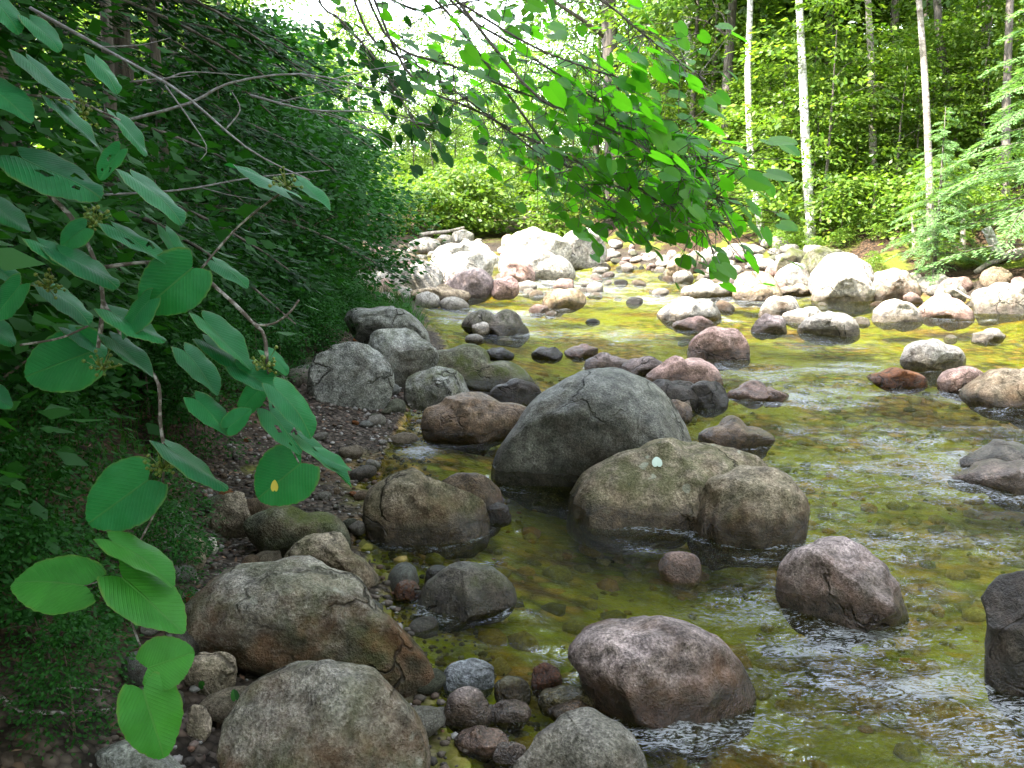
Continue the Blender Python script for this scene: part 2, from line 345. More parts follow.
def rock(name, label, poly, base, col='grey', z0=0.0, wet=1, moss=.0, stain_shade=.0, soak=0, lichen=0, dr=.8, sub=5, rough=.06, fac=4, k=.42, cat='boulder', group=None, low=.24, pw=2.3, flo=.6, fhi=.92):
    """a boulder whose seen outline is poly; it has its own distance (from its foot at row base), size and full depth"""
    NROCK[0] += 1; seed = NROCK[0] * 13 + 5
    P = np.array(poly, float)
    if len(poly) == 4 and not hasattr(poly[0], '__len__'):
        x0, y0, x1, y1 = poly; r = np.random.default_rng(seed); an = np.linspace(0, 2 * PI, 13)[:-1] + r.uniform(-.12, .12, 12)
        q = r.uniform(.86, 1.08, 12); ca, sa = np.cos(an), np.sin(an)
        P = np.stack([(x0 + x1) / 2 + (x1 - x0) / 2 * np.sign(ca) * np.abs(ca) ** .8 * q, (y0 + y1) / 2 - (y1 - y0) / 2 * np.sign(sa) * np.abs(sa) ** .85 * q], 1)
    c = np.array([(P[:, 0].min() + P[:, 0].max()) / 2, (P[:, 1].min() + P[:, 1].max()) / 2])
    hgt = P[:, 1].max() - P[:, 1].min(); P = P.copy(); lowm = P[:, 1] > c[1] + .2 * hgt; P[lowm, 1] += low * hgt
    an = np.arctan2(-(P[:, 1] - c[1]), P[:, 0] - c[0]); ra = np.hypot(P[:, 0] - c[0], P[:, 1] - c[1])
    s = np.argsort(an); an, ra = an[s], ra[s]; AN = np.concatenate([an - 2 * PI, an, an + 2 * PI]); RA = np.concatenate([ra] * 3)
    fine = np.linspace(-PI, PI, 241); rf = np.interp(fine, AN, RA)
    kk = np.ones(7) / 7; rf = np.convolve(np.concatenate([rf[-4:-1], rf, rf[1:4]]), kk, 'valid')
    g = gnd(c[0], base, z0); d0 = (g - CAM) @ FWD
    wid = (P[:, 0].max() - P[:, 0].min()) / F * d0; D = dr * .5 * wid; dc = d0 + k * D
    V, Fc = ico(sub); V = facet(V.copy(), seed, fac * 2, flo, fhi, .97, .55)
    rho = np.hypot(V[:, 0], V[:, 1]); phi = np.arctan2(V[:, 1], V[:, 0])
    cc = np.clip(np.abs(V[:, 2]), 0, 1); rho2 = rho ** (2 / pw) if pw != 2 else rho
    R = np.interp(phi, fine, rf) / F * dc
    nz = fbm(V * 1.7 + seed, 3, seed) * rough * 1.2 + fbm(V * 5.0 + seed, 3, seed + 1) * rough * .4 - np.maximum(0, .16 - np.abs(vnoise(V * 2.3 + seed * 1.7, seed + 4))) * rough * 2.2 + fbm(V * 16 + seed, 2, seed + 2) * rough * .12
    R = R * (1 + nz * .8); a = rho2 * R
    Vw = np.outer(a * np.cos(phi), RIGHT) + np.outer(a * np.sin(phi), UP) - np.outer(V[:, 2] * D * (1 + nz * 2.0), FWD)
    C0 = pt(c[0], c[1], dc)
    # origin at the foot
    foot = np.array([C0[0], C0[1], z0]); Vw = Vw + (C0 - foot)
    me = mesh('boulder_mesh', Vw, Fc, M['rock'])
    o = link(name, me, loc=foot); finish_rock(o, col, wet, moss, stain_shade, soak, lichen); tag(o, label, cat, group)
    ROCKXY.append((C0[0], C0[1], wid * .5, D)); return o

B = 'boulder'; K = 'rock'; G_ = 'cobble'
rock(B, 'long brown-flanked grey boulder lying on the near gravel bank beneath the leaf spray', [(184,625),(192,600),(228,574),(268,567),(330,564),(357,573),(385,602),(412,632),(438,656),(437,680),(412,693),(370,690),(300,686),(235,672),(195,655)], 690, 'grey', .05, .3, .35, .9, lichen=.4, dr=.75, low=.14)
rock(B, 'rounded grey boulder in front of the long brown-flanked boulder, at the bottom edge', [(222,720),(238,692),(275,676),(338,664),(372,669),(400,695),(424,730),(433,775),(410,810),(330,830),(255,810),(225,765)], 800, 'grey', .06, .2, .3, .7, lichen=.5, dr=.8)
rock(B, 'speckled grey boulder top cut off by the bottom edge beside small wet stones', [(505,780),(525,746),(555,722),(592,713),(616,722),(641,746),(655,782),(650,830),(580,845),(515,825)], 815, 'dgrey', 0, .5, .1, .2, dr=.8)
rock(B, 'flat-topped purplish boulder with rusty front, standing in the near water', [(565,652),(578,636),(625,625),(660,620),(702,632),(736,656),(754,686),(746,706),(716,716),(692,732),(658,716),(618,700),(577,672)], 718, 'purple', 0, 1, .0, .85, dr=.85, low=.2)
rock(B, 'purplish boulder with foaming water around its front, between the two bottom right rocks', [(774,592),(784,566),(810,545),(842,539),(870,550),(888,572),(908,596),(928,616),(905,630),(860,630),(800,614)], 624, 'purple', 0, 1, .0, .55, dr=.85)
rock(B, 'dark wet boulder cut off by the right edge beside the rapids', [(980,632),(985,606),(1000,582),(1024,570),(1070,574),(1090,620),(1070,680),(1015,692),(986,664)], 690, 'dark', 0, 1, .0, .3, .4, dr=.85)
rock(B, 'tallest dark grey boulder standing in the middle of the stream', [(489,458),(516,426),(548,391),(574,375),(600,369),(632,372),(656,388),(676,416),(690,446),(694,474),(640,492),(570,495),(520,476)], 487, 'slate', 0, 1, .1, .2, .45, dr=.8, fac=2, rough=.04)
HUMP = rock(B, 'long humped grey boulder with a pale leaf on top, before the tall midstream boulder', [(566,520),(573,492),(600,463),(640,450),(690,441),(742,440),(770,455),(780,478),(745,498),(690,517),(650,528),(600,532)], 528, 'warm', 0, 1, .55, .35, lichen=.8, dr=.7, k=.7, fac=3, low=.2)
rock(B, 'rounded brownish boulder leaning against the right end of the long humped boulder', [(677,527),(695,495),(725,474),(756,466),(786,475),(804,496),(801,522),(786,539),(740,543),(700,541)], 528, 'warm', 0, 1, .2, .5, dr=.8, k=-.05, low=.3)
rock(K, 'low wet brown rock barely above the water behind the long humped boulder', [(694,432),(715,425),(750,426),(776,438),(768,446),(700,442)], 444, 'brown', 0, 1, 0, .2, .6, sub=4)
rock(B, 'squat brown boulder with pink lower face, on the left shore beside still water', [(364,512),(368,492),(385,478),(430,471),(462,480),(486,504),(489,524),(460,540),(415,545),(376,536)], 540, 'warm', 0, 1, .3, .45, dr=.85)
rock(B, 'reddish wet rock tucked behind the squat brown boulder', [(440,482),(470,474),(496,485),(504,502),(496,520),(470,530),(445,520)], 520, 'brown', 0, 1, .0, .6, .4, sub=4, k=.6)
rock(K, 'small dark block at the right foot of the squat brown boulder', (484, 503, 511, 524), 523, 'dark', 0, 1, 0, .5, .3, sub=4)
rock(B, 'flat brown slab with a bluish wet top below the bank boulders', [(407,425),(414,408),(440,402),(500,403),(536,411),(532,425),(490,438),(425,443)], 441, 'brown', 0, 1, 0, .5, .5, dr=.75, fac=7, rough=.06)
rock(K, 'dark peaked rock touching the left foot of the tall midstream boulder', [(487,397),(505,384),(525,381),(544,396),(540,404),(500,405)], 403, 'dark', 0, 1, 0, .2, .5, sub=4)
rock(B, 'grey upper slab of the cracked boulder heap under the leafy bank', [(340,318),(345,309),(365,305),(398,309),(420,322),(430,338),(420,346),(380,340),(350,330)], 360, 'slate', .25, 0, .25, .1, lichen=.4, dr=1.0, fac=4, rough=.05, flo=.45, fhi=.75)
rock(B, 'broad flat-faced grey boulder, largest of the cracked boulder heap on the left bank', [(311,366),(322,349),(350,332),(375,345),(392,368),(388,388),(372,400),(332,408),(318,392)], 405, 'slate', .12, 0, .15, .1, lichen=.5, dr=.9, fac=4, rough=.05, flo=.4, fhi=.75)
rock(B, 'mottled grey boulder with a dark notch, at the right end of the cracked heap', [(366,348),(372,333),(395,329),(422,338),(440,356),(432,370),(412,380),(385,378)], 386, 'slate', .1, .3, .3, .2, lichen=.4, dr=1.0, fac=4, flo=.45, fhi=.75)
rock(B, 'mossy speckled rock standing just below the cracked boulder heap', [(404,385),(410,372),(425,366),(448,369),(466,382),(474,398),(450,410),(428,409),(410,398)], 406, 'slate', .03, .6, .6, .3, dr=.9, fac=7)
rock(B, 'dark mossy sloping rock running from the bank down into the stream', [(425,352),(450,350),(490,363),(530,376),(538,384),(510,390),(465,388),(430,375)], 388, 'mossy', 0, 1, 1.0, .3, .2, dr=.7, sub=4, rough=.02, fac=3, low=.1)
rock(B, 'small dark mossy boulder standing in the shallow side pool', [(417,608),(423,590),(440,573),(480,567),(511,584),(518,598),(475,613),(430,620)], 613, 'dgrey', 0, 1, .6, .4, .25, dr=.9)
rock(K, 'little dark stone behind the mossy side pool boulder', (424, 564, 456, 592), 582, 'dark', 0, 1, .2, .2, .2, sub=4)
rock(B, 'brown tapering boulder half hidden behind the long brown-flanked boulder', [(286,560),(294,545),(320,535),(356,550),(381,572),(352,582),(300,576)], 580, 'warm', .05, .3, .4, .5, dr=.8, lichen=.4)
rock(G_, 'smooth pale bluish cobble beside the nose of the long brown-flanked boulder', (441, 659, 496, 692), 689, 'blue', .0, .3, 0, 0, sub=4, rough=.04)
rock(G_, 'round dark cobble just below the smooth pale bluish cobble', (444, 688, 491, 728), 725, 'purple', 0, 1, 0, .3, .3, sub=4)
rock(G_, 'rusty orange wet cobble left of the flat-topped purplish boulder', (529, 662, 563, 692), 688, 'orange', 0, 1, 0, 0, .5, sub=4)
rock(G_, 'olive coated cobble lying between the pale bluish and rusty orange cobbles', (491, 675, 531, 708), 704, 'olive', 0, 1, .3, .4, .3, sub=4)
rock(G_, 'flat tan cobble in the shallows below the rusty orange cobble', (538, 687, 598, 713), 710, 'olive', 0, 1, .1, .3, .3, sub=4)
rock(G_, 'thin brown cobble just above the speckled grey boulder top', (548, 703, 597, 719), 717, 'brown', 0, 1, .1, .3, .4, sub=4)
rock(G_, 'greyish flat cobble wedged beside the round dark cobble', (486, 702, 532, 723), 720, 'purple', 0, 1, .1, .2, .4, sub=4)
rock(G_, 'reddish flat cobble left of the speckled grey boulder', (455, 730, 512, 755), 752, 'pink', 0, 1, 0, .3, .6, sub=4)
rock(G_, 'violet wet cobble next to the reddish flat cobble', (492, 742, 528, 764), 760, 'purple', 0, 1, 0, 0, .6, sub=4)
rock(K, 'small pinkish stone alone in the olive shallows before the rounded brownish boulder', [(658,568),(664,556),(685,552),(700,560),(699,576),(688,584),(668,578)], 581, 'pink', 0, 1, 0, .3, .3, sub=4)
rock(K, 'dark moss-topped stone lying in the gravel above the brown tapering boulder', [(244,522),(270,508),(310,512),(345,530),(352,542),(310,548),(262,540)], 545, 'mossy', .1, 0, .9, .3, sub=4)
rock(K, 'grey rounded rock below the hanging leaf spray, left of the brown-flanked boulder', (184, 650, 238, 700), 698, 'warm', .12, 0, .2, .2, sub=4)
rock(K, 'narrow pale stone standing upright beside the hanging leaf spray', (188, 702, 210, 738), 736, 'warm', .12, 0, 0, .1, sub=4)
rock(B, 'dark bluish boulder cut off by the bottom edge at the left', [(76,775),(108,748),(140,742),(165,746),(192,772),(180,800),(90,805)], 795, 'slate', .12, 0, .2, .1, dr=.8)
rock(K, 'grey brown angular stone in the gravel between the large leaves', [(210,515),(222,496),(240,492),(254,508),(250,524),(228,530)], 527, 'warm', .12, 0, .2, .2, sub=4, fac=8)
rock(K, 'lichened grey stone beside a crooked root in the gravel', (178, 535, 206, 572), 568, 'warm', .15, 0, .4, .1, sub=4)
rock(G_, 'small bright white stone among the gravel by the crooked root', (203, 537, 219, 553), 551, 'white', .15, 0, 0, 0, sub=3)
rock(B, 'brown rounded boulder glimpsed behind twigs on the dark left bank', [(222,318),(232,295),(258,285),(278,296),(290,318),(282,336),(240,336)], 345, 'brown', .35, 0, .2, .1, dr=1.0)
rock(G_, 'small reddish stone in the side pool left of the mossy boulder', (393, 580, 422, 600), 598, 'orange', 0, 1, 0, .3, .3, sub=4)
# mid stream
rock(B, 'pale pinkish flat rock at the top of the midstream rock cluster', [(642,378),(655,364),(685,360),(715,366),(724,380),(700,388),(655,388)], 386, 'pink', 0, 1, 0, .2, sub=4)
rock(K, 'flat reddish wet rock at the left end of the midstream rock cluster', (580, 356, 634, 373), 371, 'purple', 0, 1, 0, .3, .4, sub=4)
rock(K, 'purplish rounded rock in the gap between tall midstream boulder and pinkish flat rock', (620, 359, 666, 379), 377, 'purple', 0, 1, 0, .2, .4, sub=4)
rock(K, 'black humped rock in the front of the midstream rock cluster', [(638,396),(645,385),(670,380),(695,385),(705,398),(700,408),(655,408)], 406, 'dark', 0, 1, 0, .1, .3, sub=4)
rock(K, 'black round rock at the right end of the midstream rock cluster', (688, 380, 729, 410), 408, 'dark', 0, 1, 0, 0, .5, sub=4)
rock(K, 'small brown rock at the foot of the black humped rock', (655, 401, 692, 422), 420, 'brown', 0, 1, 0, .2, .5, sub=4)
rock(K, 'tiny pale stone resting against the black humped rock', (673, 394, 691, 410), 409, 'pgrey', 0, 1, 0, 0, .2, sub=3)
rock(K, 'small black rock in the lime green reflection, left of its twin', (482, 349, 514, 360), 359, 'dark', 0, 1, 0, 0, .5, sub=4)
rock(K, 'small black pointed rock in the lime green reflection, right of its twin', (531, 347, 562, 361), 360, 'dark', 0, 1, 0, 0, .4, sub=4)
rock(K, 'small pink-topped rock right of the two small black rocks', (564, 346, 599, 358), 357, 'pink', 0, 1, 0, .5, .2, sub=4)
rock(B, 'salmon pink boulder standing clear in the middle distance of the stream', [(689,352),(704,331),(724,327),(742,335),(749,356),(728,361),(697,359)], 359, 'pink', 0, 1, 0, .5, dr=.85)
rock(B, 'grey-pink boulder in sun behind the salmon pink boulder', (749, 315, 790, 335), 333, 'purple', 0, 1, 0, .2, sub=4)
rock(B, 'low sunlit white rock with grey foot right of the grey-pink boulder', [(797,330),(812,316),(835,313),(852,320),(859,333),(835,338),(808,337)], 335, 'white', 0, 1, 0, .2, sub=4)
rock(K, 'flat white rock behind the low grey-footed white rock', (779, 310, 830, 324), 323, 'white', 0, 1, 0, 0, sub=4)
rock(B, 'broad white sunlit rock lying low across the far stream', [(656,315),(670,304),(695,301),(715,306),(727,317),(700,322),(668,321)], 321, 'white', 0, 1, 0, .1, sub=4)
rock(K, 'thin flat pink rock just below the broad white sunlit rock', (671, 318, 715, 331), 330, 'pink', 0, 1, 0, .2, sub=4)
rock(B, 'grey sunlit boulder with dark underside in front of the tan bank rocks', [(759,316),(765,303),(782,296),(797,301),(799,313),(785,317)], 317, 'pgrey', 0, 1, 0, .5, sub=4)
rock(B, 'square tan boulder with a dark mossy left face in the far stream', [(542,307),(548,291),(566,288),(581,288),(584,308),(565,310)], 309, 'tan', 0, .6, .3, .5, sub=4, fac=8)
rock(B, 'cream coloured sunlit boulder standing above the right hand riffle', [(897,362),(906,346),(925,341),(948,344),(970,357),(965,368),(920,371)], 369, 'white', 0, 1, 0, .2)
rock(K, 'small pale rounded rock poking from the water near the right edge', (971, 331, 1004, 343), 342, 'pgrey', 0, 1, 0, 0, sub=4)
rock(K, 'low russet rock left of the cream boulder’s foot in the riffle', (866, 371, 928, 389), 387, 'orange', 0, 1, 0, .3, .5, sub=4)
rock(K, 'pinkish rock between the russet rock and the tan right edge boulder', (938, 369, 986, 394), 392, 'pink', 0, 1, 0, .3, .2, sub=4)
rock(B, 'tan boulder with brown side cut off by the right edge', [(962,394),(985,378),(1020,371),(1060,376),(1080,396),(1050,413),(1000,412)], 410, 'tan', 0, 1, 0, .6)
rock(B, 'white domed rock in calm water before the mossy right bank', [(868,318),(880,306),(900,302),(915,308),(923,320),(895,323)], 321, 'white', 0, 1, 0, .1, sub=4)
rock(B, 'pale pink domed rock beside the white domed rock', [(917,314),(928,301),(950,297),(965,305),(973,317),(940,320)], 318, 'pink', 0, 1, 0, .1, sub=4)
rock(K, 'wet grey ledge in foaming water at the right edge', [(955,462),(975,450),(1010,446),(1050,452),(1060,468),(1000,472)], 470, 'dgrey', 0, 1, 0, 0, .8, sub=4, fac=8)
rock(K, 'lower wet purple ledge breaking the foam at the right edge', [(950,482),(975,470),(1010,468),(1060,476),(1050,490),(990,490)], 488, 'purple', 0, 1, 0, 0, .8, sub=4, fac=8)
rock(K, 'flat pale rock awash in the riffle below the midstream cluster', (725, 388, 800, 401), 400, 'pink', 0, 1, 0, 0, .7, sub=4)
# right bank
rock(B, 'tall white sunlit boulder highest of the pair on the right bank', [(810,288),(818,266),(838,252),(858,259),(873,276),(868,292),(835,295)], 293, 'white', .1, .5, 0, .2, k=1.0, low=.1)
rock(B, 'broad white sunlit boulder in front of the tallest right bank boulder', [(813,296),(826,276),(848,269),(866,275),(874,291),(868,300),(835,301)], 300, 'white', 0, 1, 0, .3, k=-.1)
rock(B, 'white boulder with a dark undercut front beside the mossy bank', [(868,283),(885,269),(908,272),(919,288),(918,299),(885,300)], 299, 'white', 0, .8, .2, .8)
rock(B, 'grey sunlit boulder left of the tall white pair', [(773,282),(782,268),(800,264),(814,273),(815,286),(795,290)], 289, 'pgrey', 0, .8, .1, .2, sub=4)
rock(B, 'long pinkish tan boulder on the shore below the birch', [(727,294),(736,278),(755,272),(776,284),(781,297),(755,300)], 299, 'tan', 0, .8, 0, .2, sub=4)
rock(K, 'small orange tinted rock at the foot of the long tan boulder', (733, 287, 776, 300), 300, 'tan', 0, 1, 0, .4, sub=4, k=0)
rock(K, 'long flat cream rock at the shore left of the tan boulder', (679, 284, 742, 298), 297, 'white', 0, 1, 0, 0, sub=4)
rock(K, 'low grey rock between the grey boulder and the white pair', (778, 285, 814, 296), 296, 'warm', 0, 1, 0, .2, sub=4)
rock(B, 'layered grey rock with pale streaks at the right end of the bank', [(964,312),(970,295),(990,287),(1020,288),(1040,300),(1035,314)], 313, 'pgrey', 0, .8, .3, .5, fac=9, sub=4)
rock(B, 'pale rock behind the layered grey rock at the right edge', (1000, 283, 1045, 309), 306, 'white', .1, 0, .1, .2, sub=4, k=.8)
rock(K, 'flat pale stone at the mossy foot of the right bank', (912, 277, 956, 291), 292, 'pgrey', .1, .3, .2, .2, sub=4)
rock(K, 'grey stone beside the flat pale stone at the mossy bank', (935, 286, 968, 302), 303, 'pgrey', .05, .3, .4, .3, sub=4)
rock(B, 'mossy dark boulder below the fallen log at the birch', [(778,268),(783,252),(796,248),(808,256),(812,268),(795,272)], 274, 'mossy', .2, 0, .8, .3, sub=4)
rock(B, 'mossy olive boulder right of the birch foot', [(800,268),(808,252),(830,250),(848,258),(850,270),(825,274)], 278, 'mossy', .2, 0, .9, .2, sub=4)
rock(K, 'brown squarish rock at the waterside below the drooping leaves', (667, 258, 694, 277), 277, 'tan', .05, .3, .1, .3, sub=4, fac=8)
rock(K, 'grey rock leaning behind the brown squarish waterside rock', (682, 252, 702, 270), 272, 'warm', .1, .2, .2, .3, sub=4)
# left far bar
rock(B, 'large grey boulder on the far left stone bar', [(436,287),(446,275),(470,270),(492,275),(498,288),(480,297),(450,296)], 297, 'purple', .02, .5, 0, .2, sub=4, fac=7)
rock(B, 'brown flat rock at the waterside below the large grey bar boulder', (408, 288, 472, 303), 303, 'tan', 0, 1, 0, .2, sub=4)
rock(K, 'dark low rock in the shallows of the far left bar', [(461,325),(470,314),(495,316),(525,325),(532,331),(490,334)], 333, 'dgrey', 0, 1, .4, .3, sub=4)
rock(K, 'small white stone before the dark low bar rock', (471, 321, 490, 334), 334, 'white', 0, 1, 0, 0, sub=3, k=-.2)
rock(K, 'pinkish triangular rock right behind the large grey bar boulder', (490, 276, 520, 296), 296, 'pink', .05, .5, 0, .1, sub=4, fac=8)
rock(B, 'huge sun-bleached white boulder at the head of the far stream', [(500,262),(508,242),(526,230),(548,228),(564,238),(572,258),(538,266)], 268, 'white', .1, .2, 0, 0, fac=7)
rock(B, 'grey shaded boulder right of the huge bleached white boulder', [(560,256),(566,234),(585,228),(602,240),(606,256),(585,262)], 264, 'pgrey', .15, 0, .2, .1, sub=4)
rock(B, 'bleached boulder with a cleft left of the huge white boulder', [(430,262),(438,248),(460,243),(485,246),(500,258),(470,266)], 268, 'white', .15, 0, .1, 0, sub=4, fac=8)
rock(B, 'rounded pinkish boulder in front of the huge white boulder', [(500,277),(505,265),(520,261),(533,268),(535,279),(515,281)], 281, 'pink', .02, .5, 0, .1, sub=4)
rock(B, 'pale pinkish long boulder right of the rounded pinkish boulder', [(517,270),(530,258),(555,256),(572,266),(575,275),(540,278)], 278, 'white', .04, .4, 0, .1, sub=4)
rock(B, 'pale angular boulder at the leafy edge of the far left bar', [(402,280),(408,268),(428,262),(442,272),(440,284),(418,288)], 288, 'pgrey', .1, 0, .1, .1, sub=4, fac=8)
rock(B, 'white boulder behind the large grey bar boulder', [(438,274),(446,258),(470,252),(492,262),(494,276),(465,280)], 284, 'white', .12, 0, 0, 0, sub=4)

# ---- cobbles copied from a few carved ones
BASES = []
for s in range(9):
    V, Fc = ico(3); V = facet(V.copy(), 500 + s, 6, .7, .95)
    V = V * (1 + .12 * fbm(V * 1.5 + s * 9, 3, s)[:, None]); r = np.random.default_rng(s)
    V = V * np.array([1, r.uniform(.7, .95), r.uniform(.48, .75)]); BASES.append(mesh('cobble_mesh', V, Fc, M['rock']))
def clear(x, y, r, f=.6):
    return all(((x - a) / (w * f + r)) ** 2 + ((y - b) / (d * f + r)) ** 2 > 1 for a, b, w, d in ROCKXY)
def scatter(n, xf, size, cols, label, group, wet=0, stain_shade=.2, moss=.15, tries=40, soak=0, name='cobble', cat='cobble', sink=.25):
    k = 0
    for _ in range(n * tries):
        if k >= n: break
        x, y = xf(); r = random.uniform(*size) * random.uniform(.75, 1.15)
        if not clear(x, y, r): continue
        o = link(name, random.choice(BASES)); o.scale = (r, r * random.uniform(.8, 1.1), r * random.uniform(.8, 1.1))
        o.rotation_euler = (random.uniform(-.3, .3), random.uniform(-.3, .3), random.uniform(0, 6.28))
        o.location = (x, y, max(hz(x, y), -.12) + r * .6 - r * sink)
        finish_rock(o, random.choice(cols), wet, moss * random.random(), stain_shade * random.random(), soak * random.random()); tag(o, label, cat, group)
        ROCKXY.append((x, y, r * .8, r * .8)); k += 1
def left_bar(): y = 2.4 + 7.5 * random.random() ** 1.3; return float(xl(y)) - random.uniform(-.12, .95), y
scatter(70, left_bar, (.05, .11), ['grey', 'warm', 'brown', 'slate', 'mossy', 'dgrey'], 'fist-sized weathered cobble on the shaded gravel bank among others like it', 'cobbles on the shaded gravel bank', stain_shade=.4)
scatter(60, left_bar, (.022, .045), ['pgrey', 'grey', 'warm', 'brown', 'orange', 'pgrey'], 'small loose stone in the shaded gravel of the left bank', 'small stones in the shaded gravel', stain_shade=.3)
def far_left(): y = random.uniform(14, 28.5); return float(xl(y)) + random.uniform(-1.3, 1.0) * (1 + max(0, (y - 22) * .1)), y
scatter(70, far_left, (.12, .3), ['white', 'pgrey', 'pink', 'white', 'tan', 'white', 'purple'], 'bleached cobble in the crowded far left stone bar', 'cobbles of the far left stone bar', wet=.6)
def far_end(): return random.uniform(-3.4, 1.9), random.uniform(24.5, 31)
scatter(44, far_end, (.16, .38), ['white', 'pgrey', 'white', 'tan'], 'sun-bleached rock in the pile at the head of the stream', 'rocks piled at the head of the stream', wet=.5, name='rock', cat='rock')
def far_right(): y = random.uniform(13, 26); return float(xr(y)) + random.uniform(-.7, 1.1), y
scatter(84, far_right, (.09, .25), ['white', 'pgrey', 'pink', 'white', 'tan', 'purple', 'mossy'], 'sunlit cobble lining the far right shore', 'cobbles lining the far right shore', wet=.8)
def heap(): y = random.uniform(18.5, 22.5); return float(xr(y)) + random.uniform(.3, 1.6), y
scatter(30, heap, (.15, .34), ['white', 'white', 'pgrey'], 'white sunlit rock heaped below the leaning birch', 'white rocks heaped below the leaning birch', name='rock', cat='rock')
def far_bed(): y = random.uniform(16, 27); return random.uniform(float(xl(y)) + .2, float(xr(y)) - .2), y
scatter(46, far_bed, (.08, .2), ['white', 'pgrey', 'pink', 'tan', 'white'], 'small pale sunlit stone rising from the far shallows', 'pale stones in the far shallows', wet=.8, name='stone', cat='stone', sink=-.35)
def mid(): y = random.uniform(10, 23); return random.uniform(float(xl(y)) + .2, float(xr(y)) - .4), y
scatter(42, mid, (.08, .18), ['dark', 'brown', 'purple', 'pgrey', 'white', 'pink', 'pgrey'], 'small rock just breaking the surface of the stream', 'small rocks breaking the water surface', wet=1, soak=.4, name='rock', cat='rock', sink=-.4)

RIFF = [(765, 605, 75, 26, .9), (860, 640, 130, 28, 1.0), (720, 600, 30, 14, .7), (950, 690, 150, 60, .95), (830, 690, 120, 50, .8), (700, 745, 90, 30, .75), (620, 690, 40, 12, .8), (560, 655, 30, 10, .5),
        (960, 480, 110, 45, .95), (880, 440, 110, 26, .8), (820, 395, 120, 16, 1.0), (760, 375, 60, 14, .8), (900, 540, 140, 30, .6), (620, 340, 100, 8, .55), (520, 333, 60, 6, .7), (840, 370, 80, 10, .7),
        (1000, 720, 120, 60, .9), (760, 720, 120, 60, .6), (880, 480, 160, 50, .6), (690, 300, 170, 10, .7), (560, 282, 130, 18, .8), (490, 318, 80, 14, .75), (600, 335, 140, 9, .7), (850, 345, 120, 8, .6), (420, 450, 25, 18, .8), (800, 430, 30, 14, .7), (900, 600, 80, 30, .7), (960, 395, 60, 12, .6), (470, 265, 60, 8, .8), (1000, 540, 60, 30, .6)]
wy = []; y = 1.2
while y < 34: wy.append(y); y += max(.02, .0062 * y)
wy = np.array(wy); NX = 420
ws = np.linspace(0, 1, NX); WX = np.array([xl(y) - .7 + (min(xr(y), 9.0) + .9 - xl(y)) * ws for y in wy]); WY = np.repeat(wy[:, None], NX, 1)
X, Y = WX.ravel(), WY.ravel()
rel = np.stack([X, Y, 0 * X], 1) - CAM; dep = rel @ FWD; PX = 512 + F * (rel @ RIGHT) / dep; PY = 384 - F * (rel @ UP) / dep
rif = np.zeros_like(X)
for (cx, cy, sx, sy, a) in RIFF:   # where the bed is shallow and the current breaks
    rif = np.maximum(rif, a * np.exp(-(((PX - cx) / sx) ** 2 + ((PY - cy) / sy) ** 2)))
for (a, b_, w_, d_) in ROCKXY:     # the current breaks round every stone
    if w_ > .1 and a > float(xl(b_)) - .1 and b_ < 24:
        near = np.where((np.abs(X - a) < w_ * 2.2) & (np.abs(Y - b_) < d_ * 2.2 + .3))[0]
        if len(near):
            q = np.hypot((X[near] - a) / w_, (Y[near] - b_) / d_); q2 = np.hypot((X[near] - a - .1) / w_, (Y[near] - b_ + d_ * .6 + .1) / d_)
            rif[near] = np.maximum(rif[near], np.maximum(.55 * np.exp(-((q - 1.0) / .16) ** 2), .4 * np.exp(-((q2 - 1.0) / .22) ** 2)))
rif = np.clip(rif + .25 * n2(X, Y, 1.4, 3, 5) * (rif > .05), 0, 1)
c_, s_ = math.cos(.35), math.sin(.35); U = X * c_ + Y * s_; W = -X * s_ + Y * c_
wz = n2(U * .6, W, 5.0, 3, 31) * (.006 + .028 * rif) + n2(U * .6, W, 13, 2, 33) * (.0018 + .013 * rif) + .02 * rif * n2(X, Y, 1.1, 2, 35)
me = mesh('stream_water', np.stack([X, Y, wz], 1), grid_faces(NX, len(wy)), mat_water()); fattr(me, 'riffle', rif)
tag(link('stream_water', me), kind='structure')

# gravel: thousands of pebbles, one object
def pebbles(n, xf, smin, smax, name, lift=.25):
    V0, F0 = ico(1); Vs = []; Fs = []; c = []
    for i in range(n):
        x, y = xf(); r = smin + (smax - smin) * random.random() ** 2.5
        v = V0 * np.random.default_rng(i).uniform(.7, 1.15, (len(V0), 1)) * np.array([r, r * random.uniform(.6, 1), r * random.uniform(.4, .75)])
        a = random.uniform(0, 6.28); v = v @ np.array([[math.cos(a), -math.sin(a), 0], [math.sin(a), math.cos(a), 0], [0, 0, 1]]).T
        Vs.append(v); c.append((x, y, r))
    c = np.array(c); h = height(c[:, 0], c[:, 1])
    V = np.concatenate([v + np.array([c[i, 0], c[i, 1], h[i] + c[i, 2] * lift]) for i, v in enumerate(Vs)])
    Fc = np.concatenate([F0 + i * len(V0) for i in range(n)]); return mesh(name, V, Fc, None)
def mat_gravel(bed=False):
    T = NT('loose_gravel'); g = T.n('NewGeometry'); n3 = T.noise(g.outputs['Position'], 60, 4, .7)
    st = [(0, (.03, .026, .022)), (.4, (.09, .072, .055)), (.6, (.07, .042, .027)), (.75, (.15, .13, .11)), (.93, (.25, .235, .215)), (1, (.13, .05, .022))] if not bed else [(0, (.08, .075, .015)), (.4, (.2, .18, .03)), (.7, (.26, .14, .03)), (1, (.3, .26, .1))]
    c = T.mix(1.0, T.ramp(g.outputs['Random Per Island'], st), T.ramp(n3, [(.3, .6), (.7, 1.35)]), 'MULTIPLY')
    T.principled(c, .75, T.bump(n3, .5, .01), .2); return T.m
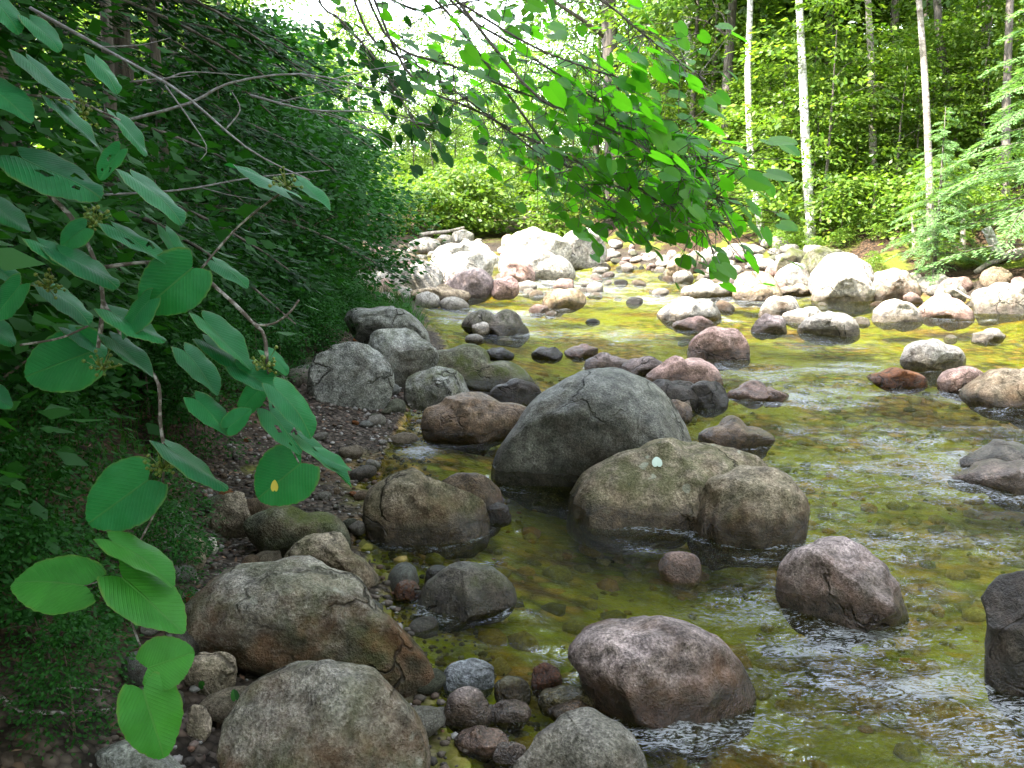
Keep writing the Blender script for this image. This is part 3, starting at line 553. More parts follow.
pm = pebbles(6500, lambda: (lambda y: (float(xl(y)) - random.uniform(-.3, .95), y))(1.9 + 8.5 * random.random() ** 1.4), .007, .026, 'gravel'); pm.materials.append(mat_gravel())
tag(link('gravel', pm), 'loose grey brown gravel and pebbles of the left bank', 'gravel', kind='stuff')
pm = pebbles(2600, lambda: (lambda y: (random.uniform(float(xl(y)), float(xl(y)) + 5.5), y))(2.2 + 8 * random.random() ** 1.4), .015, .085, 'streambed_pebbles', .1); pm.materials.append(mat_gravel(True))
tag(link('streambed_pebbles', pm), 'amber and olive pebbles lying under the clear water', 'pebbles', kind='stuff')

# ------------------------------------------------------------------ leaves and trees
def unit(v): return v / (np.linalg.norm(v, axis=-1, keepdims=True) + 1e-9)
def cards(P, D, N, L, W, fold=.12):
    """folded leaf blades, one quad each"""
    D = unit(D); S = unit(np.cross(D, N)); N = unit(np.cross(S, D)); L = np.asarray(L)[:, None]; W = np.asarray(W)[:, None]
    a = P; m = P + D * L * .45 + N * L * fold * 0; b = P + D * L - N * L * fold
    l = m + S * W * .5 - N * W * .18; r = m - S * W * .5 - N * W * .18
    V = np.stack([a, r, b, l], 1).reshape(-1, 3); return V, np.arange(len(V)).reshape(-1, 4)
def leafmesh(name, parts, mat):
    V = np.concatenate([p[0] for p in parts]); off = 0; Fs = []
    for v, f in parts: Fs.append(f + off); off += len(v)
    return mesh(name, V, np.concatenate(Fs), mat, False)
def sprays(rng, centers, outs, n, rad, flat, ls, asp=.6, tilt=.45):
    """leaves gathered in flattened sprays"""
    C = np.repeat(centers, n, 0); O = np.repeat(outs, n, 0); m = len(C)
    q = rng.normal(size=(m, 3)) * np.array([.5, .5, flat * .5]) * rad; P = C + q
    P[:, 2] -= .35 * np.hypot(q[:, 0], q[:, 1]) * .5
    D = unit(q * np.array([1, 1, .2]) + O * .5 * rad + rng.normal(size=(m, 3)) * .35 * rad); D[:, 2] -= .25
    N = np.array([0, 0, 1.0]) + rng.normal(size=(m, 3)) * tilt
    L = ls * rng.uniform(.6, 1.25, m); return cards(P, D, N, L, L * asp)
def crown_mesh(name, seed, mat, z0, z1, R, ns, nl, ls, rad=.9, flat=.3, prof=lambda t: math.sin(PI * min(1, .12 + .88 * t)) ** .6, asp=.6, tilt=.45, hollow=.35):
    r = np.random.default_rng(seed); C = []; O = []
    for _ in range(ns):
        t = r.random(); a = r.random() * 2 * PI; q = R * prof(t) * (hollow + (1 - hollow) * r.random() ** .6)
        C.append((q * math.cos(a), q * math.sin(a), z0 + (z1 - z0) * t)); O.append((math.cos(a), math.sin(a), .1))
    return leafmesh(name, [sprays(r, np.array(C), np.array(O), nl, rad, flat, ls, asp, tilt)], mat)
def trunk_mesh(name, seed, h, r0, mat, limbs=5, z0=.3, R=1.5, lean=.04, sides=9):
    r = random.Random(seed); b = MB(); path = []; n = 9
    for i in range(n):
        t = i / (n - 1); path.append((lean * h * t + .02 * h * math.sin(3 * t + seed) * t, .015 * h * math.sin(5 * t + seed * 2) * t, h * t - .3 * (i == 0)))
    b.tube(path, [r0 * (1.25 if i == 0 else 1) * (1 - .8 * i / (n - 1)) for i in range(n)], sides)
    for k in range(limbs):
        t = z0 + (.95 - z0) * (k + r.random() * .6) / limbs; p = np.array(path[int(t * (n - 1))]); a = r.uniform(0, 6.28); L = R * r.uniform(.6, 1.0)
        e = p + np.array([math.cos(a) * L, math.sin(a) * L, L * .45]); m = (p + e) / 2 + np.array([0, 0, .1 * L])
        b.tube(spline([p, m, e], 5), [r0 * .35 * (1 - t * .5) * (1 - .8 * i / 4) for i in range(5)], 5)
    return b.mesh(name, mat)
def plant(name, tm, cm, x, y, s, label, cat, group, rz=None, z=None, crown='crown', tilt=0, sz=1.0):
    o = empty(name, (x, y, (hz(x, y) if z is None else z) - .03)); o.rotation_euler = (tilt, 0, random.uniform(0, 6.28) if rz is None else rz); o.scale = (s, s, s * sz)
    if tm: link('trunk' if tm.name.startswith('tr') else 'stem', tm, o)
    if cm: link(crown, cm, o)
    return tag(o, label, cat, group)

SAP = [(trunk_mesh('tr_sap', s, 3.4, .035, M['bark'], 6, .15, .9), crown_mesh('sapling_crown', s, M['understory'], .5, 3.9, 1.45, 50, 54, .115, .5, .16)) for s in (1, 2, 3)]
SHR = [(trunk_mesh('st_shrub', s + 20, 1.0, .018, M['stem'], 5, .1, .5, sides=5), crown_mesh('shrub_leaves', s + 20, M['understory'], .12, 1.25, .8, 34, 32, .11, .36, .25)) for s in (1, 2, 3)]
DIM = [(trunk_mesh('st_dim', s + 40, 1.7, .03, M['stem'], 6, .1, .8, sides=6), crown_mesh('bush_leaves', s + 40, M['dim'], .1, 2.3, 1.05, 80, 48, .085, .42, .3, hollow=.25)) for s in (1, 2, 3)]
TALL = [(trunk_mesh('tr_tall', s + 60, 13, .17, M['bark'], 9, .35, 2.6), crown_mesh('tree_crown', s + 60, M['forest'], 4.2, 14.5, 3.2, 95, 52, .24, 1.1, .28)) for s in (1, 2, 3)]
LOWF = [(trunk_mesh('tr_far', s + 80, 8, .12, M['bark'], 9, .15, 2.0), crown_mesh('woodland_crown', s + 80, M['understory'], .7, 9.5, 2.6, 120, 60, .17, .85, .2)) for s in (1, 2)]
def hemlock(seed, h, R, mat, z0=.4, nb=46, dens=1.0, ls=.11):
    r = np.random.default_rng(seed); b = MB(); b.tube([(0, 0, -.3), (0, 0, h * .5), (0.05, 0, h)], [h * .014, h * .009, .008], 7); parts = []; tw = MB(); tw.n = 0
    for i in range(nb):
        t = (i + r.random()) / nb; z = z0 + (h - z0) * t; a = r.random() * 6.283; L = R * (1 - t) ** .75 * r.uniform(.75, 1.1) + .15
        n = 8; s = np.linspace(0, 1, n); px = s * L; pz = z + L * (.12 * s - .42 * s * s)
        path = np.stack([px * math.cos(a), px * math.sin(a), pz], 1); b.tube(path, [max(.003, .011 * L * (1 - .8 * q)) for q in s], 4, False)
        m = int(150 * dens * L); u = r.random(m) ** .8; base = np.stack([u * L * math.cos(a), u * L * math.sin(a), z + L * (.12 * u - .42 * u * u)], 1)
        side = r.uniform(-1, 1, m) * (.34 * L * (1.05 - u)); tang = np.array([math.cos(a), math.sin(a), -.3]); sd = np.array([-math.sin(a), math.cos(a), 0])
        P = base + np.outer(side, sd) + np.outer(np.abs(side) * .45, tang) + r.normal(size=(m, 3)) * .02; P[:, 2] -= np.abs(side) * .2
        D = tang + np.outer(np.sign(side) * r.uniform(.3, 1.3, m), sd) + r.normal(size=(m, 3)) * .15
        parts.append(cards(P, D, np.array([0, 0, 1.0]) + r.normal(size=(m, 3)) * .25, ls * r.uniform(.6, 1.2, m), ls * .3 * r.uniform(.7, 1.2, m), .1))
    return b.mesh('tr_hemlock', M['bark']), leafmesh('needles', parts, mat)
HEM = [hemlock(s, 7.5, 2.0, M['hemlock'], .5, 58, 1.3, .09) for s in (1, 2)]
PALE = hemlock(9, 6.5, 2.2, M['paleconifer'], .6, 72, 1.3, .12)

# dark left bank: hemlocks and bushes
for i, (x, y, s) in enumerate([(-2.7, 5.4, .95), (-3.0, 8.0, 1.0), (-4.2, 6.6, 1.15), (-3.3, 10.8, 1.0), (-4.6, 9.4, 1.2), (-3.3, 3.6, .9), (-5.6, 7.6, 1.2), (-4.4, 13.5, 1.05), (-5.8, 12, 1.2)]):
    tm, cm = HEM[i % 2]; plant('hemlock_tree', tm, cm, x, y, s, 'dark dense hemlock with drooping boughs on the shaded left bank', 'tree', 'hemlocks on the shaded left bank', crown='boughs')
for i, (x, y, s) in enumerate([(-2.25, 8.6, .75), (-2.2, 10.2, .85), (-2.1, 11.8, .95), (-2.35, 13.2, 1.0), (-2.9, 14.8, 1.1), (-3.3, 16.8, 1.15), (-3.9, 19, 1.2), (-2.9, 12.2, 1.3), (-3.4, 14.2, 1.5), (-2.6, 9.4, 1.1), (-4.6, 17.5, 1.6), (-2.5, 7.2, .75), (-2.4, 6.2, .6), (-5.2, 20.5, 1.6), (-4.4, 22.5, 1.2), (-2.35, 4.9, .55), (-2.9, 4.0, .6), (-2.9, 3.2, .5)]):
    tm, cm = DIM[i % 3]; plant('leafy_bush', tm, cm, x, y, s, 'deep green leafy bush crowding the edge of the left bank', 'bush', 'leafy bushes along the left bank', crown='leaves')
for i in range(40):
    y = 2.6 + 8 * (i + random.random()) / 40; x = float(xl(y)) - random.uniform(1.2, 2.3) - .25 * (y < 4.5); tm, cm = DIM[i % 3]
    plant('undergrowth_bush', tm, cm, x, y, random.uniform(.2, .4), 'small dark leafy bush in the undergrowth above the shaded gravel', 'bush', 'undergrowth above the shaded gravel', crown='leaves')
DSAP = [(trunk_mesh('tr_dsap', s + 140, 5.2, .045, M['bark'], 7, .5, 1.2), crown_mesh('shading_crown', s + 140, M['dim'], 2.75, 5.6, 1.6, 60, 40, .13, .6, .25)) for s in (1, 2)]
for i, (x, y, s) in enumerate([(-2.3, 2.7, 1), (-2.6, 4.5, 1), (-2.5, 6.3, 1.1), (-3.6, 3.4, 1.05), (-2.3, .8, 1), (-1.7, -.6, 1), (-1.95, 2.2, 1), (-2.15, 3.3, 1.05), (-3.0, 5.1, 1.15), (-3.9, 5.2, 1.1), (-3.4, 1.6, 1.1), (-2.6, 7.6, 1.1), (-3.9, 7.4, 1.2)]):  # added trees; crowns mostly above view darken the left bank
    tm, cm = DSAP[i % 2]; plant('added_shade_tree', tm, cm, x, y, s, 'slender tree added to shade the left bank, its leaves mostly above view', 'tree', 'slender trees added over the left bank')
for i in range(22):
    y = 5.6 + 5.6 * (i + random.random()) / 22; x = float(xl(y)) - random.uniform(.95, 1.45); tm, cm = DIM[i % 3]
    plant('undergrowth_bush', tm, cm, x, y, random.uniform(.16, .32), 'low leafy plant hanging over the top of the shaded gravel bank', 'bush', 'low plants above the cracked boulders', crown='leaves')
for i, (x, y, s) in enumerate([(-1.95, 1.3, .85), (-2.0, 2.2, .85), (-2.1, 3.1, .88), (-2.2, 4.0, .9)]):  # bushes filling the dark bank; the nearest, unseen, added to block light
    tm, cm = DIM[i % 3]; plant('leafy_bush', tm, cm, x, y, s, 'dark leafy bush behind the broad heart-shaped leaves, also added to shade the soil', 'bush', 'dark bushes behind the broad leaves', crown='leaves')
for i, (x, y, s) in enumerate([(-1.3, 2.62, .2), (-1.5, 2.95, .24), (-1.2, 3.2, .17), (-1.62, 3.45, .26), (-1.12, 2.35, .15), (-1.55, 2.5, .25), (-1.38, 3.75, .2)]):
    tm, cm = DIM[i % 3]; plant('undergrowth_bush', tm, cm, x, y, s, 'small dark plant growing from the black soil under the broad leaves', 'bush', 'small plants under the broad leaves', crown='leaves')
# tall trees over the left bank
for i, (x, y, s) in enumerate([(-4.8, 2.2, .9), (-6.2, 5.2, 1.0), (-5.2, 6.9, .95), (-8, 6.2, 1.1), (-4.6, -1.5, .95), (-8.2, 2.4, 1.1), (-6.8, -3.5, 1.05), (-9.5, 6, 1.15), (-2.2, -3.2, .9), (-3.4, 1.0, .7)]):
    tm, cm = TALL[i % 3]; plant('shade_tree', tm, cm, x, y, s, 'tall broadleaf tree shading the left bank and near water', 'tree', 'tall trees over the left bank', sz=.95)

for i, (x, y, s) in enumerate([(1.5, -4.5, .95), (4.8, -6.0, 1.05), (-.5, -8.5, 1.1), (8.5, -4.5, 1.0), (12.2, 1.5, 1.0), (13.5, 6.0, 1.1), (12.8, 9.6, .95), (11.5, -2.0, .9)]):  # unseen trees added behind and to the right to cut the skylight
    tm, cm = TALL[i % 3]; plant('shade_tree', tm, cm, x, y, s, 'unseen tall broadleaf tree added to cut skylight over the near stream', 'tree', 'tall trees added to cut skylight')
for i, (x, y, s) in enumerate([(-9, -7, .9), (-5, -6.5, .8), (-1.8, -7, .8), (2.2, -8, .85), (6, -8.5, .9), (10.5, -7.5, .9), (14, -4.5, .95), (15.5, -.5, .9), (15.2, 3.5, .9), (15, 7.5, .9), (14.2, 11, .8), (-3.8, -3.4, .6), (-12, -3, 1), (-12, 2, 1), (4.2, -5.2, .6), (8.2, -6, .7), (-6.5, -1.5, .7)]):  # unseen ring of trees added to block low-angle skylight
    tm, cm = LOWF[i % 2]; plant('woodland_tree', tm, cm, x, y, s, 'unseen bushy tree added to block low skylight round the near stream', 'tree', 'bushy trees added against low skylight')
# right bank forest
def bank_pos(px, row, off=0.0):
    """where a line of sight meets the terrain"""
    r = ray(px, row)
    for t in np.linspace(8, 60, 1040):
        p = CAM + r * t
        if p[2] < hz(p[0], p[1]): return p
    return CAM + r * 40
def trunk(name, label, pix, base_row, wpx, mat, cat='tree', crown_s=None, extra=5.0, dshift=0):
    """a standing trunk; pix = [(px, row) up the trunk]"""
    p0 = bank_pos(pix[0][0], base_row); d = (p0 - CAM) @ FWD + dshift
    pts = [pt(a, b, d) for a, b in pix]; pts[0] = pts[0].copy(); foot = pts[0].copy(); foot[2] = hz(foot[0], foot[1]) - .1
    top = pts[-1] + (pts[-1] - pts[-2]) / np.linalg.norm(pts[-1] - pts[-2]) * extra; path = np.array(spline([foot] + pts[1:] + [top], 12)) - foot
    r0 = wpx / F * d / 2; o = empty(name, foot); b = MB(); b.tube(path, [r0 * (1.3 if i == 0 else 1.05 - .035 * i) for i in range(12)], 10); link('trunk', b.mesh('trunk', mat), o)
    if crown_s:
        c = link('crown', TALL[random.randrange(3)][1], o); c.scale = (crown_s, crown_s, crown_s * .8); tp = path[-1]; c.location = (tp[0], tp[1], tp[2] - 11 * crown_s * .8)
        c.rotation_euler = (0, 0, random.uniform(0, 6))
    return tag(o, label, cat)
trunk('birch_tree', 'straight bright white birch trunk right of the drooping leaf branch', [(812,246),(806,150),(803,80),(799,0)], 246, 9.5, M['birch'], crown_s=.7)
trunk('birch_tree', 'slender knotty birch leaning left above the white rock heap', [(764,238),(752,170),(748,80),(750,10)], 238, 7.5, M['birch'], crown_s=.8)
trunk('birch_tree', 'white birch partly hidden behind the top of the drooping branch', [(697,225),(692,120),(688,30),(686,0)], 228, 10, M['birch'], crown_s=.8, dshift=2)
trunk('slim_tree', 'dim pale slender trunk right of the bright white birch', [(874,225),(873,150),(871,60),(868,0)], 222, 8, M['barkpale'], dshift=1)
trunk('slim_tree', 'straight brown and cream trunk left of the pale conifer', [(932,255),(929,170),(925,80),(919,0)], 255, 7.5, M['barkpale'], crown_s=.8)
trunk('slim_tree', 'grey crooked trunk leaning left near the top right', [(955,215),(948,95),(940,40),(937,0)], 215, 10, M['bark'], dshift=2)
trunk('slim_tree', 'thin dark leaning trunk above the drooping leaf branch', [(668,215),(662,80),(654,20),(648,-10)], 215, 7, M['bark'], dshift=4)
trunk('dark_tree', 'thick dark grey trunk deep behind the bright white birch', [(832,215),(830,80),(829,0)], 215, 13, M['bark'], crown_s=.9, dshift=5)
trunk('dark_tree', 'dark grey trunk deep behind the dim pale slender trunk', [(893,212),(894,80),(895,0)], 212, 10, M['bark'], dshift=6)
trunk('dark_tree', 'grey shaded trunk left of the leaning birch', [(722,226),(721,100),(720,0)], 226, 12, M['bark'], crown_s=.8, dshift=5)
trunk('stump', 'short white broken birch stub between the two near birches', [(782,215),(781,195),(780,178)], 216, 6, M['birch'], 'stump', extra=.05)
trunk('stump', 'thin pale dead stake standing in front of the mossy bank', [(915,250),(914,230),(913,215)], 252, 5, M['log'], 'stump', extra=.05)
trunk('stump', 'grey dead stake right of the brown and cream trunk', [(963,248),(963,235),(963,222)], 250, 6, M['log'], 'stump', extra=.05)
trunk('dark_tree', 'mossy brown trunk at the right edge behind the pale conifer', [(1004,235),(1006,120),(1010,0)], 235, 9, M['bark'], dshift=2)
for i, (x, y, s, tl) in enumerate([(3.2, 31, 1.7, -.08), (5.2, 34, 1.8, -.08)]):  # crowns added mostly above view so the water reflects sunlit green
    tm, cm = TALL[i % 3]; o = plant('reflection_tree', tm, cm, x, y, s, 'tall leafy tree added over the stream head to reflect green in the water', 'tree', 'trees arching over the head of the stream'); o.rotation_euler = (0, tl, i * 1.0)
# the woods behind, row by row
rr = random.Random(5)
for i, (q, y, s) in enumerate([(-.1, 50, 1.1), (-.065, 56, 1.0), (-.035, 60, .95), (-.01, 57, 1.0), (.02, 52, .95), (.045, 48, 1.0), (.07, 46, 1.1), (-.05, 66, 1.25), (.0, 68, 1.2)]):
    tm, cm = LOWF[i % 2]; plant('woodland_tree', tm, cm, q * y, y, s * .85, 'pale sunlit tree closing the view beyond the head of the stream', 'tree', 'sunlit trees closing the stream view')
for i in range(44):
    y = rr.uniform(13.5, 21); x = float(xr(y)) + 1.4 + rr.random() * 2.2
    tm, cm = SHR[i % 3]; plant('low_shrub', tm, cm, x, y, rr.uniform(.2, .42), 'small light green plant growing from the mossy edge of the right bank', 'shrub', 'small plants on the mossy right bank', crown='leaves')
for i in range(46):
    y = rr.uniform(20, 46); x = float(xr(y)) + 2.6 + rr.random() ** 1.2 * 22
    tm, cm = TALL[i % 3]; plant('forest_tree', tm, cm, x, y, rr.uniform(.75, 1.15), 'tall leafy tree in the woods behind the right bank', 'tree', 'tall trees of the woods behind the right bank')
for i in range(34):
    y = rr.uniform(34, 66); x = float(xr(y)) - 4 + rr.uniform(-14, 22)
    if -.095 < (x / y) < .06: x = .06 * y + rr.uniform(2.5, 20)
    tm, cm = LOWF[i % 2]; plant('woodland_tree', tm, cm, x, y, rr.uniform(.7, 1.15), 'bushy sunlit tree in the woods beyond the head of the stream', 'tree', 'bushy trees beyond the head of the stream')
for i in range(16):
    y = rr.uniform(24.5, 34); x = rr.uniform(.13, .55) * y
    tm, cm = LOWF[i % 2]; plant('woodland_tree', tm, cm, x, y, rr.uniform(.6, .95), 'leafy young tree filling the woods behind the birches', 'tree', 'leafy young trees behind the birches')
for i in range(48):
    y = rr.uniform(20.5, 30); x = float(xr(y)) + 2.6 + rr.random() * 9
    tm, cm = SAP[i % 3]; plant('sapling', tm, cm, x, y, rr.uniform(.7, 1.25), 'young light green sapling in the undergrowth of the right bank', 'sapling', 'saplings in the undergrowth of the right bank', crown='leaves')
for i in range(46):
    y = rr.uniform(14, 28); x = float(xr(y)) + 2.3 + rr.random() ** 1.2 * 6
    tm, cm = SHR[i % 3]; plant('low_shrub', tm, cm, x, y, rr.uniform(.4, 1.1), 'low light green shrub on the floor of the right bank', 'shrub', 'low shrubs on the right bank', crown='leaves')
for i in range(18):
    y = rr.uniform(41, 52); x = (-.125 + .19 * (i + rr.random()) / 18) * y
    tm, cm = LOWF[i % 2]; plant('woodland_tree', tm, cm, x, y, rr.uniform(.42, .56), 'low spreading sunlit tree in the opening beyond the stream', 'tree', 'low sunlit trees in the opening beyond the stream')
for i in range(40):
    y = rr.uniform(31.5, 58); x = rr.uniform(-.14, .1) * y
    tm, cm = SHR[i % 3]; plant('low_shrub', tm, cm, x, y, rr.uniform(1.0, 2.0), 'sunlit shrub behind the rocks at the head of the stream', 'shrub', 'shrubs behind the head of the stream', crown='leaves')
for i in range(38):
    y = rr.uniform(24, 70); x = -.1 * y - rr.uniform(2.6, 24)
    tm, cm = LOWF[i % 2]; plant('woodland_tree', tm, cm, x, y, rr.uniform(.7, 1.1), 'bushy tree on the slope beyond the far left stone bar', 'tree', 'bushy trees on the far left slope')
for i in range(12):
    y = rr.uniform(20, 34); x = float(xl(y)) - rr.uniform(2.2, 7)
    tm, cm = SAP[i % 3]; plant('sapling', tm, cm, x, y, rr.uniform(.8, 1.3), 'sunlit sapling behind the far left stone bar', 'sapling', 'saplings behind the far left stone bar', crown='leaves')
plant('conifer', PALE[0], PALE[1], 7.95, 15.3, .78, 'pale blue-green conifer with feathery boughs on the right bank', 'tree', None, crown='boughs', rz=1.0)
plant('conifer', PALE[0], PALE[1], 6.9, 16.4, .42, 'small pale conifer in front of the brown and cream trunk', 'tree', None, crown='boughs', rz=2.5)

def logobj(name, label, a, b, ra, rb, mat, cat, n=7, wob=.03, side=0):
    a = np.array(a); b = np.array(b); r = np.random.default_rng(len(label)); pts = [a + (b - a) * t + r.normal(size=3) * wob * (0 < t < 1) for t in np.linspace(0, 1, 4)]
    bm_ = MB(); P = np.array(spline(pts, n)) - a; bm_.tube(P, np.linspace(ra, rb, n), 9)
    for k in range(side):
        q = P[2 + k * 2]; d = r.normal(size=3) * .12; d[2] = abs(d[2]); bm_.tube([q, q + d], [ra * .4, ra * .15], 5)
    return tag(link(name, bm_.mesh(name, mat), loc=a), label, cat)
p = bank_pos(775, 243); logobj('fallen_log', 'short grey log lying at the foot of the bright white birch', p + np.array([0, -.2, .15]), p + np.array([.95, .1, .1]), .12, .11, M['bark'], 'log', wob=.02)
p = bank_pos(1003, 262); logobj('broken_log', 'bright white broken log leaning on the right bank', p + np.array([0, 0, .02]), p + np.array([-.28, .1, .55]), .09, .075, M['birch'], 'log', wob=.01)
p = bank_pos(975, 276); logobj('driftwood', 'bleached forked stick lying on yellow moss at the right bank', p + np.array([0, 0, .05]), p + np.array([.6, .1, .35]), .045, .03, M['log'], 'driftwood', side=2)
p = bank_pos(1010, 262); logobj('fallen_log', 'tan barked log lying at the right edge of the bank', p + np.array([0, 0, .08]), p + np.array([1.6, .3, .35]), .12, .1, M['log'], 'log')
p = bank_pos(1000, 315); logobj('stick', 'thin pale stick slanting over the layered grey rock', p + np.array([0, 0, .05]), p + np.array([-.55, .3, .35]), .025, .018, M['log'], 'stick')
p = bank_pos(500, 232); logobj('driftwood', 'sun-bleached driftwood log on the rocks at the head of the stream', p + np.array([-.4, 0, .1]), p + np.array([1.8, .4, .75]), .12, .07, M['log'], 'driftwood', side=2)
p = bank_pos(420, 245); logobj('driftwood', 'bleached driftwood pole in the undergrowth of the far left bar', p + np.array([0, 0, .3]), p + np.array([1.3, .5, .5]), .06, .04, M['log'], 'driftwood')

# ------------------------------------------------------------------ overhanging maple at the left
def blade(n=9, rows=3, teeth=.012, cord=.05, seed=0, bend=.16, fold=.16):
    """outline and skin of a broad leaf: x across, y along, unit length"""
    prof = [(0, .10), (.10, .0), (.25, -cord), (.40, .03), (.49, .2), (.52, .38), (.47, .58), (.36, .76), (.2, .91), (.08, .98), (0, 1.0)]
    s = np.linspace(0, 1, n); q = np.linspace(0, 1, len(prof)); ex = np.interp(s, q, [p[0] for p in prof]); ey = np.interp(s, q, [p[1] for p in prof])
    r = np.random.default_rng(seed)
    if teeth: k = np.arange(n) % 2 * teeth * (ex > .05); ex = ex + k * .8 + r.normal(size=n) * .002; ey = ey + k * .5
    my = np.linspace(.10, 1.0, n); V = []; UVs = []; E = []
    for sg in (-1, 1):
        for j in range(rows + 1):
            t = j / rows
            for i in range(n):
                x = ex[i] * t; yy = my[i] * (1 - t) + ey[i] * t
                V.append((sg * x, yy, fold * x - bend * (yy - .2) ** 2 * .9 - .25 * x * x + .012 * math.sin(yy * 17 + sg) * t)); UVs.append((.5 + sg * x, yy)); E.append(t)
    Fc = []; m = (rows + 1) * n
    for si, sg in enumerate((-1, 1)):
        for j in range(rows):
            for i in range(n - 1):
                a = si * m + j * n + i; f = (a, a + n, a + n + 1, a + 1); Fc.append(f if sg < 0 else f[::-1])
    return np.array(V), Fc, np.array(UVs), np.array(E)
mb = empty('maple_tree', (-2.9, 4.9, hz(-2.9, 4.9) - .05)); tag(mb, 'broadleaf tree whose long bough hangs over the middle of the stream', 'tree'); org = np.array(mb.location)
b = MB(); b.tube(np.array(spline([(-2.9, 4.9, .3), (-2.8, 4.9, 1.6), (-2.6, 4.8, 3.2), (-2.7, 4.7, 5.4)], 9)) - org, [.11, .1, .095, .09, .08, .07, .06, .05, .03], 9); link('trunk', b.mesh('trunk', M['bark']), mb)
LV, LF, LUV, LE = blade(8, 1, 0, .05)
LIMB = pt(290, -75, 4.8)
b = MB(); b.tube(np.array(spline([(-2.62, 4.8, 2.9), (-2.0, 4.8, 3.3), LIMB], 9)) - org, np.linspace(.03, .016, 9), 7); link('branch', b.mesh('branch', M['bark']), mb)
def bough(pix, depth, dens, size, seed, spread=16, mat='maple'):
    r = np.random.default_rng(seed); P = np.array(spline([pt(a - 12, bb - 22, dd) for (a, bb), dd in zip(pix, depth)], 26)); start = LIMB
    full = np.array(spline([start, (start + P[0]) / 2 + np.array([0, 0, .25])] + [P[i] for i in range(0, 26, 5)] + [P[-1]], 34))
    bb_ = MB(); bb_.tube(full - org, np.linspace(.009, .0018, 34), 6)
    Vs = []; Fs = []; nn = 0; tw = bb_
    for i in range(int(dens * 1.15)):
        t = r.random() ** .62; p = P[int(t * 25)]; tang = unit(P[min(25, int(t * 25) + 1)] - P[max(0, int(t * 25) - 1)])
        q = p + r.normal(size=3) * np.array([.1, .22, .085]) * spread / 16 - np.array([0, 0, .03])
        d = unit(tang + r.normal(size=3) * np.array([.45, .5, .3]) + np.array([.25, -.1, -.3])); up = unit(np.array([-.1, .05, 1.0]) + r.normal(size=3) * .34)
        s = unit(np.cross(d, up)); up = np.cross(s, d); L = size * .8 * r.uniform(.55, 1.2)
        v = (LV[:, :1] * s * .74 + LV[:, 1:2] * d + LV[:, 2:] * up) * L + q; Vs.append(v); Fs += [tuple(k + nn for k in f) for f in LF]; nn += len(v)
        tw.tube([p - org, q - org], [.0025, .0015], 3, False)
    br = link('branch', bb_.mesh('branch', M['bark']), mb)
    lm = mesh('leaves', np.concatenate(Vs) - org, Fs, M[mat], True); link('leaves', lm, br)
bough([(390, -30), (520, 55), (600, 90), (655, 105)], [4.4, 4.2, 4.1, 4.0], 34, .115, 1)
bough([(400, 60), (520, 110), (640, 150), (735, 190)], [4.8, 4.5, 4.2, 4.0], 105, .115, 2, 18)
bough([(420, 95), (540, 160), (640, 205), (735, 245)], [5.0, 4.7, 4.4, 4.2], 170, .105, 3, 20)
bough([(380, 55), (470, 115), (570, 190), (650, 250)], [5.2, 5.0, 4.8, 4.6], 120, .105, 4, 18)
bough([(520, -30), (610, 20), (660, 60), (715, 100)], [4.3, 4.1, 4.0, 3.9], 60, .11, 5)
bough([(470, 30), (560, 90), (640, 140), (700, 165)], [4.6, 4.4, 4.2, 4.1], 90, .115, 6)
bough([(330, -20), (420, 30), (470, 25), (560, 12)], [4.6, 4.5, 4.4, 4.3], 50, .1, 7, 20)
bough([(540, 110), (620, 150), (690, 190), (735, 225)], [4.2, 4.1, 4.0, 3.9], 110, .115, 8, 18)
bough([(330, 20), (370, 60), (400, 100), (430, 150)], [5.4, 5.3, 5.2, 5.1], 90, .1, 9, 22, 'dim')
bough([(560, 170), (620, 205), (680, 225), (720, 250)], [4.8, 4.6, 4.5, 4.4], 90, .105, 10, 18)

# ------------------------------------------------------------------ dead boughs in the dark hemlocks
def deadbranch(label, pix, d, r0, sides=()):
    P = np.array(spline([pt(a, bb, d) for a, bb in pix], 16)); o0 = P[0].copy(); b = MB(); b.tube(P - o0, np.linspace(r0, r0 * .3, 16), 6)
    o = link('dead_branch', b.mesh('dead_branch', M['deadtwig']), loc=o0); tag(o, label, 'branch')
    for q in sides:
        tb = MB(); Q = np.array(spline([pt(a, bb, d + .05) for a, bb in q], 9)) - o0; tb.tube(Q, np.linspace(r0 * .5, r0 * .15, 9), 5); link('side_twig', tb.mesh('side_twig', M['deadtwig']), o)
deadbranch('long straight grey dead branch slanting down through the dark hemlocks', [(30, 8), (110, 52), (180, 92), (250, 150), (310, 180)], 2.7, .0055, [[(100, 47), (140, 45), (170, 38)], [(165, 80), (190, 72), (250, 76)], [(165, 85), (190, 120), (207, 148), (198, 162)], [(130, 82), (165, 78), (195, 75)], [(225, 130), (240, 110), (232, 92)]])
deadbranch('arching brown bare branch over the grey dead branch', [(120, 122), (190, 103), (230, 83), (300, 74), (370, 88), (420, 105)], 3.2, .0055, [[(300, 74), (340, 85), (372, 98)], [(330, 80), (370, 70), (420, 62)]])
deadbranch('low bare twig lying across the dark bushes', [(100, 195), (180, 190), (250, 178), (330, 170)], 3.0, .004, [[(200, 187), (230, 195), (262, 200)]])
deadbranch('thin grey fan of dead twigs at the edge of the hemlocks', [(250, 95), (310, 110), (370, 112), (430, 125)], 3.6, .005, [[(300, 108), (350, 122), (405, 148)], [(320, 110), (370, 130), (400, 160)], [(280, 102), (330, 90), (380, 80)]])

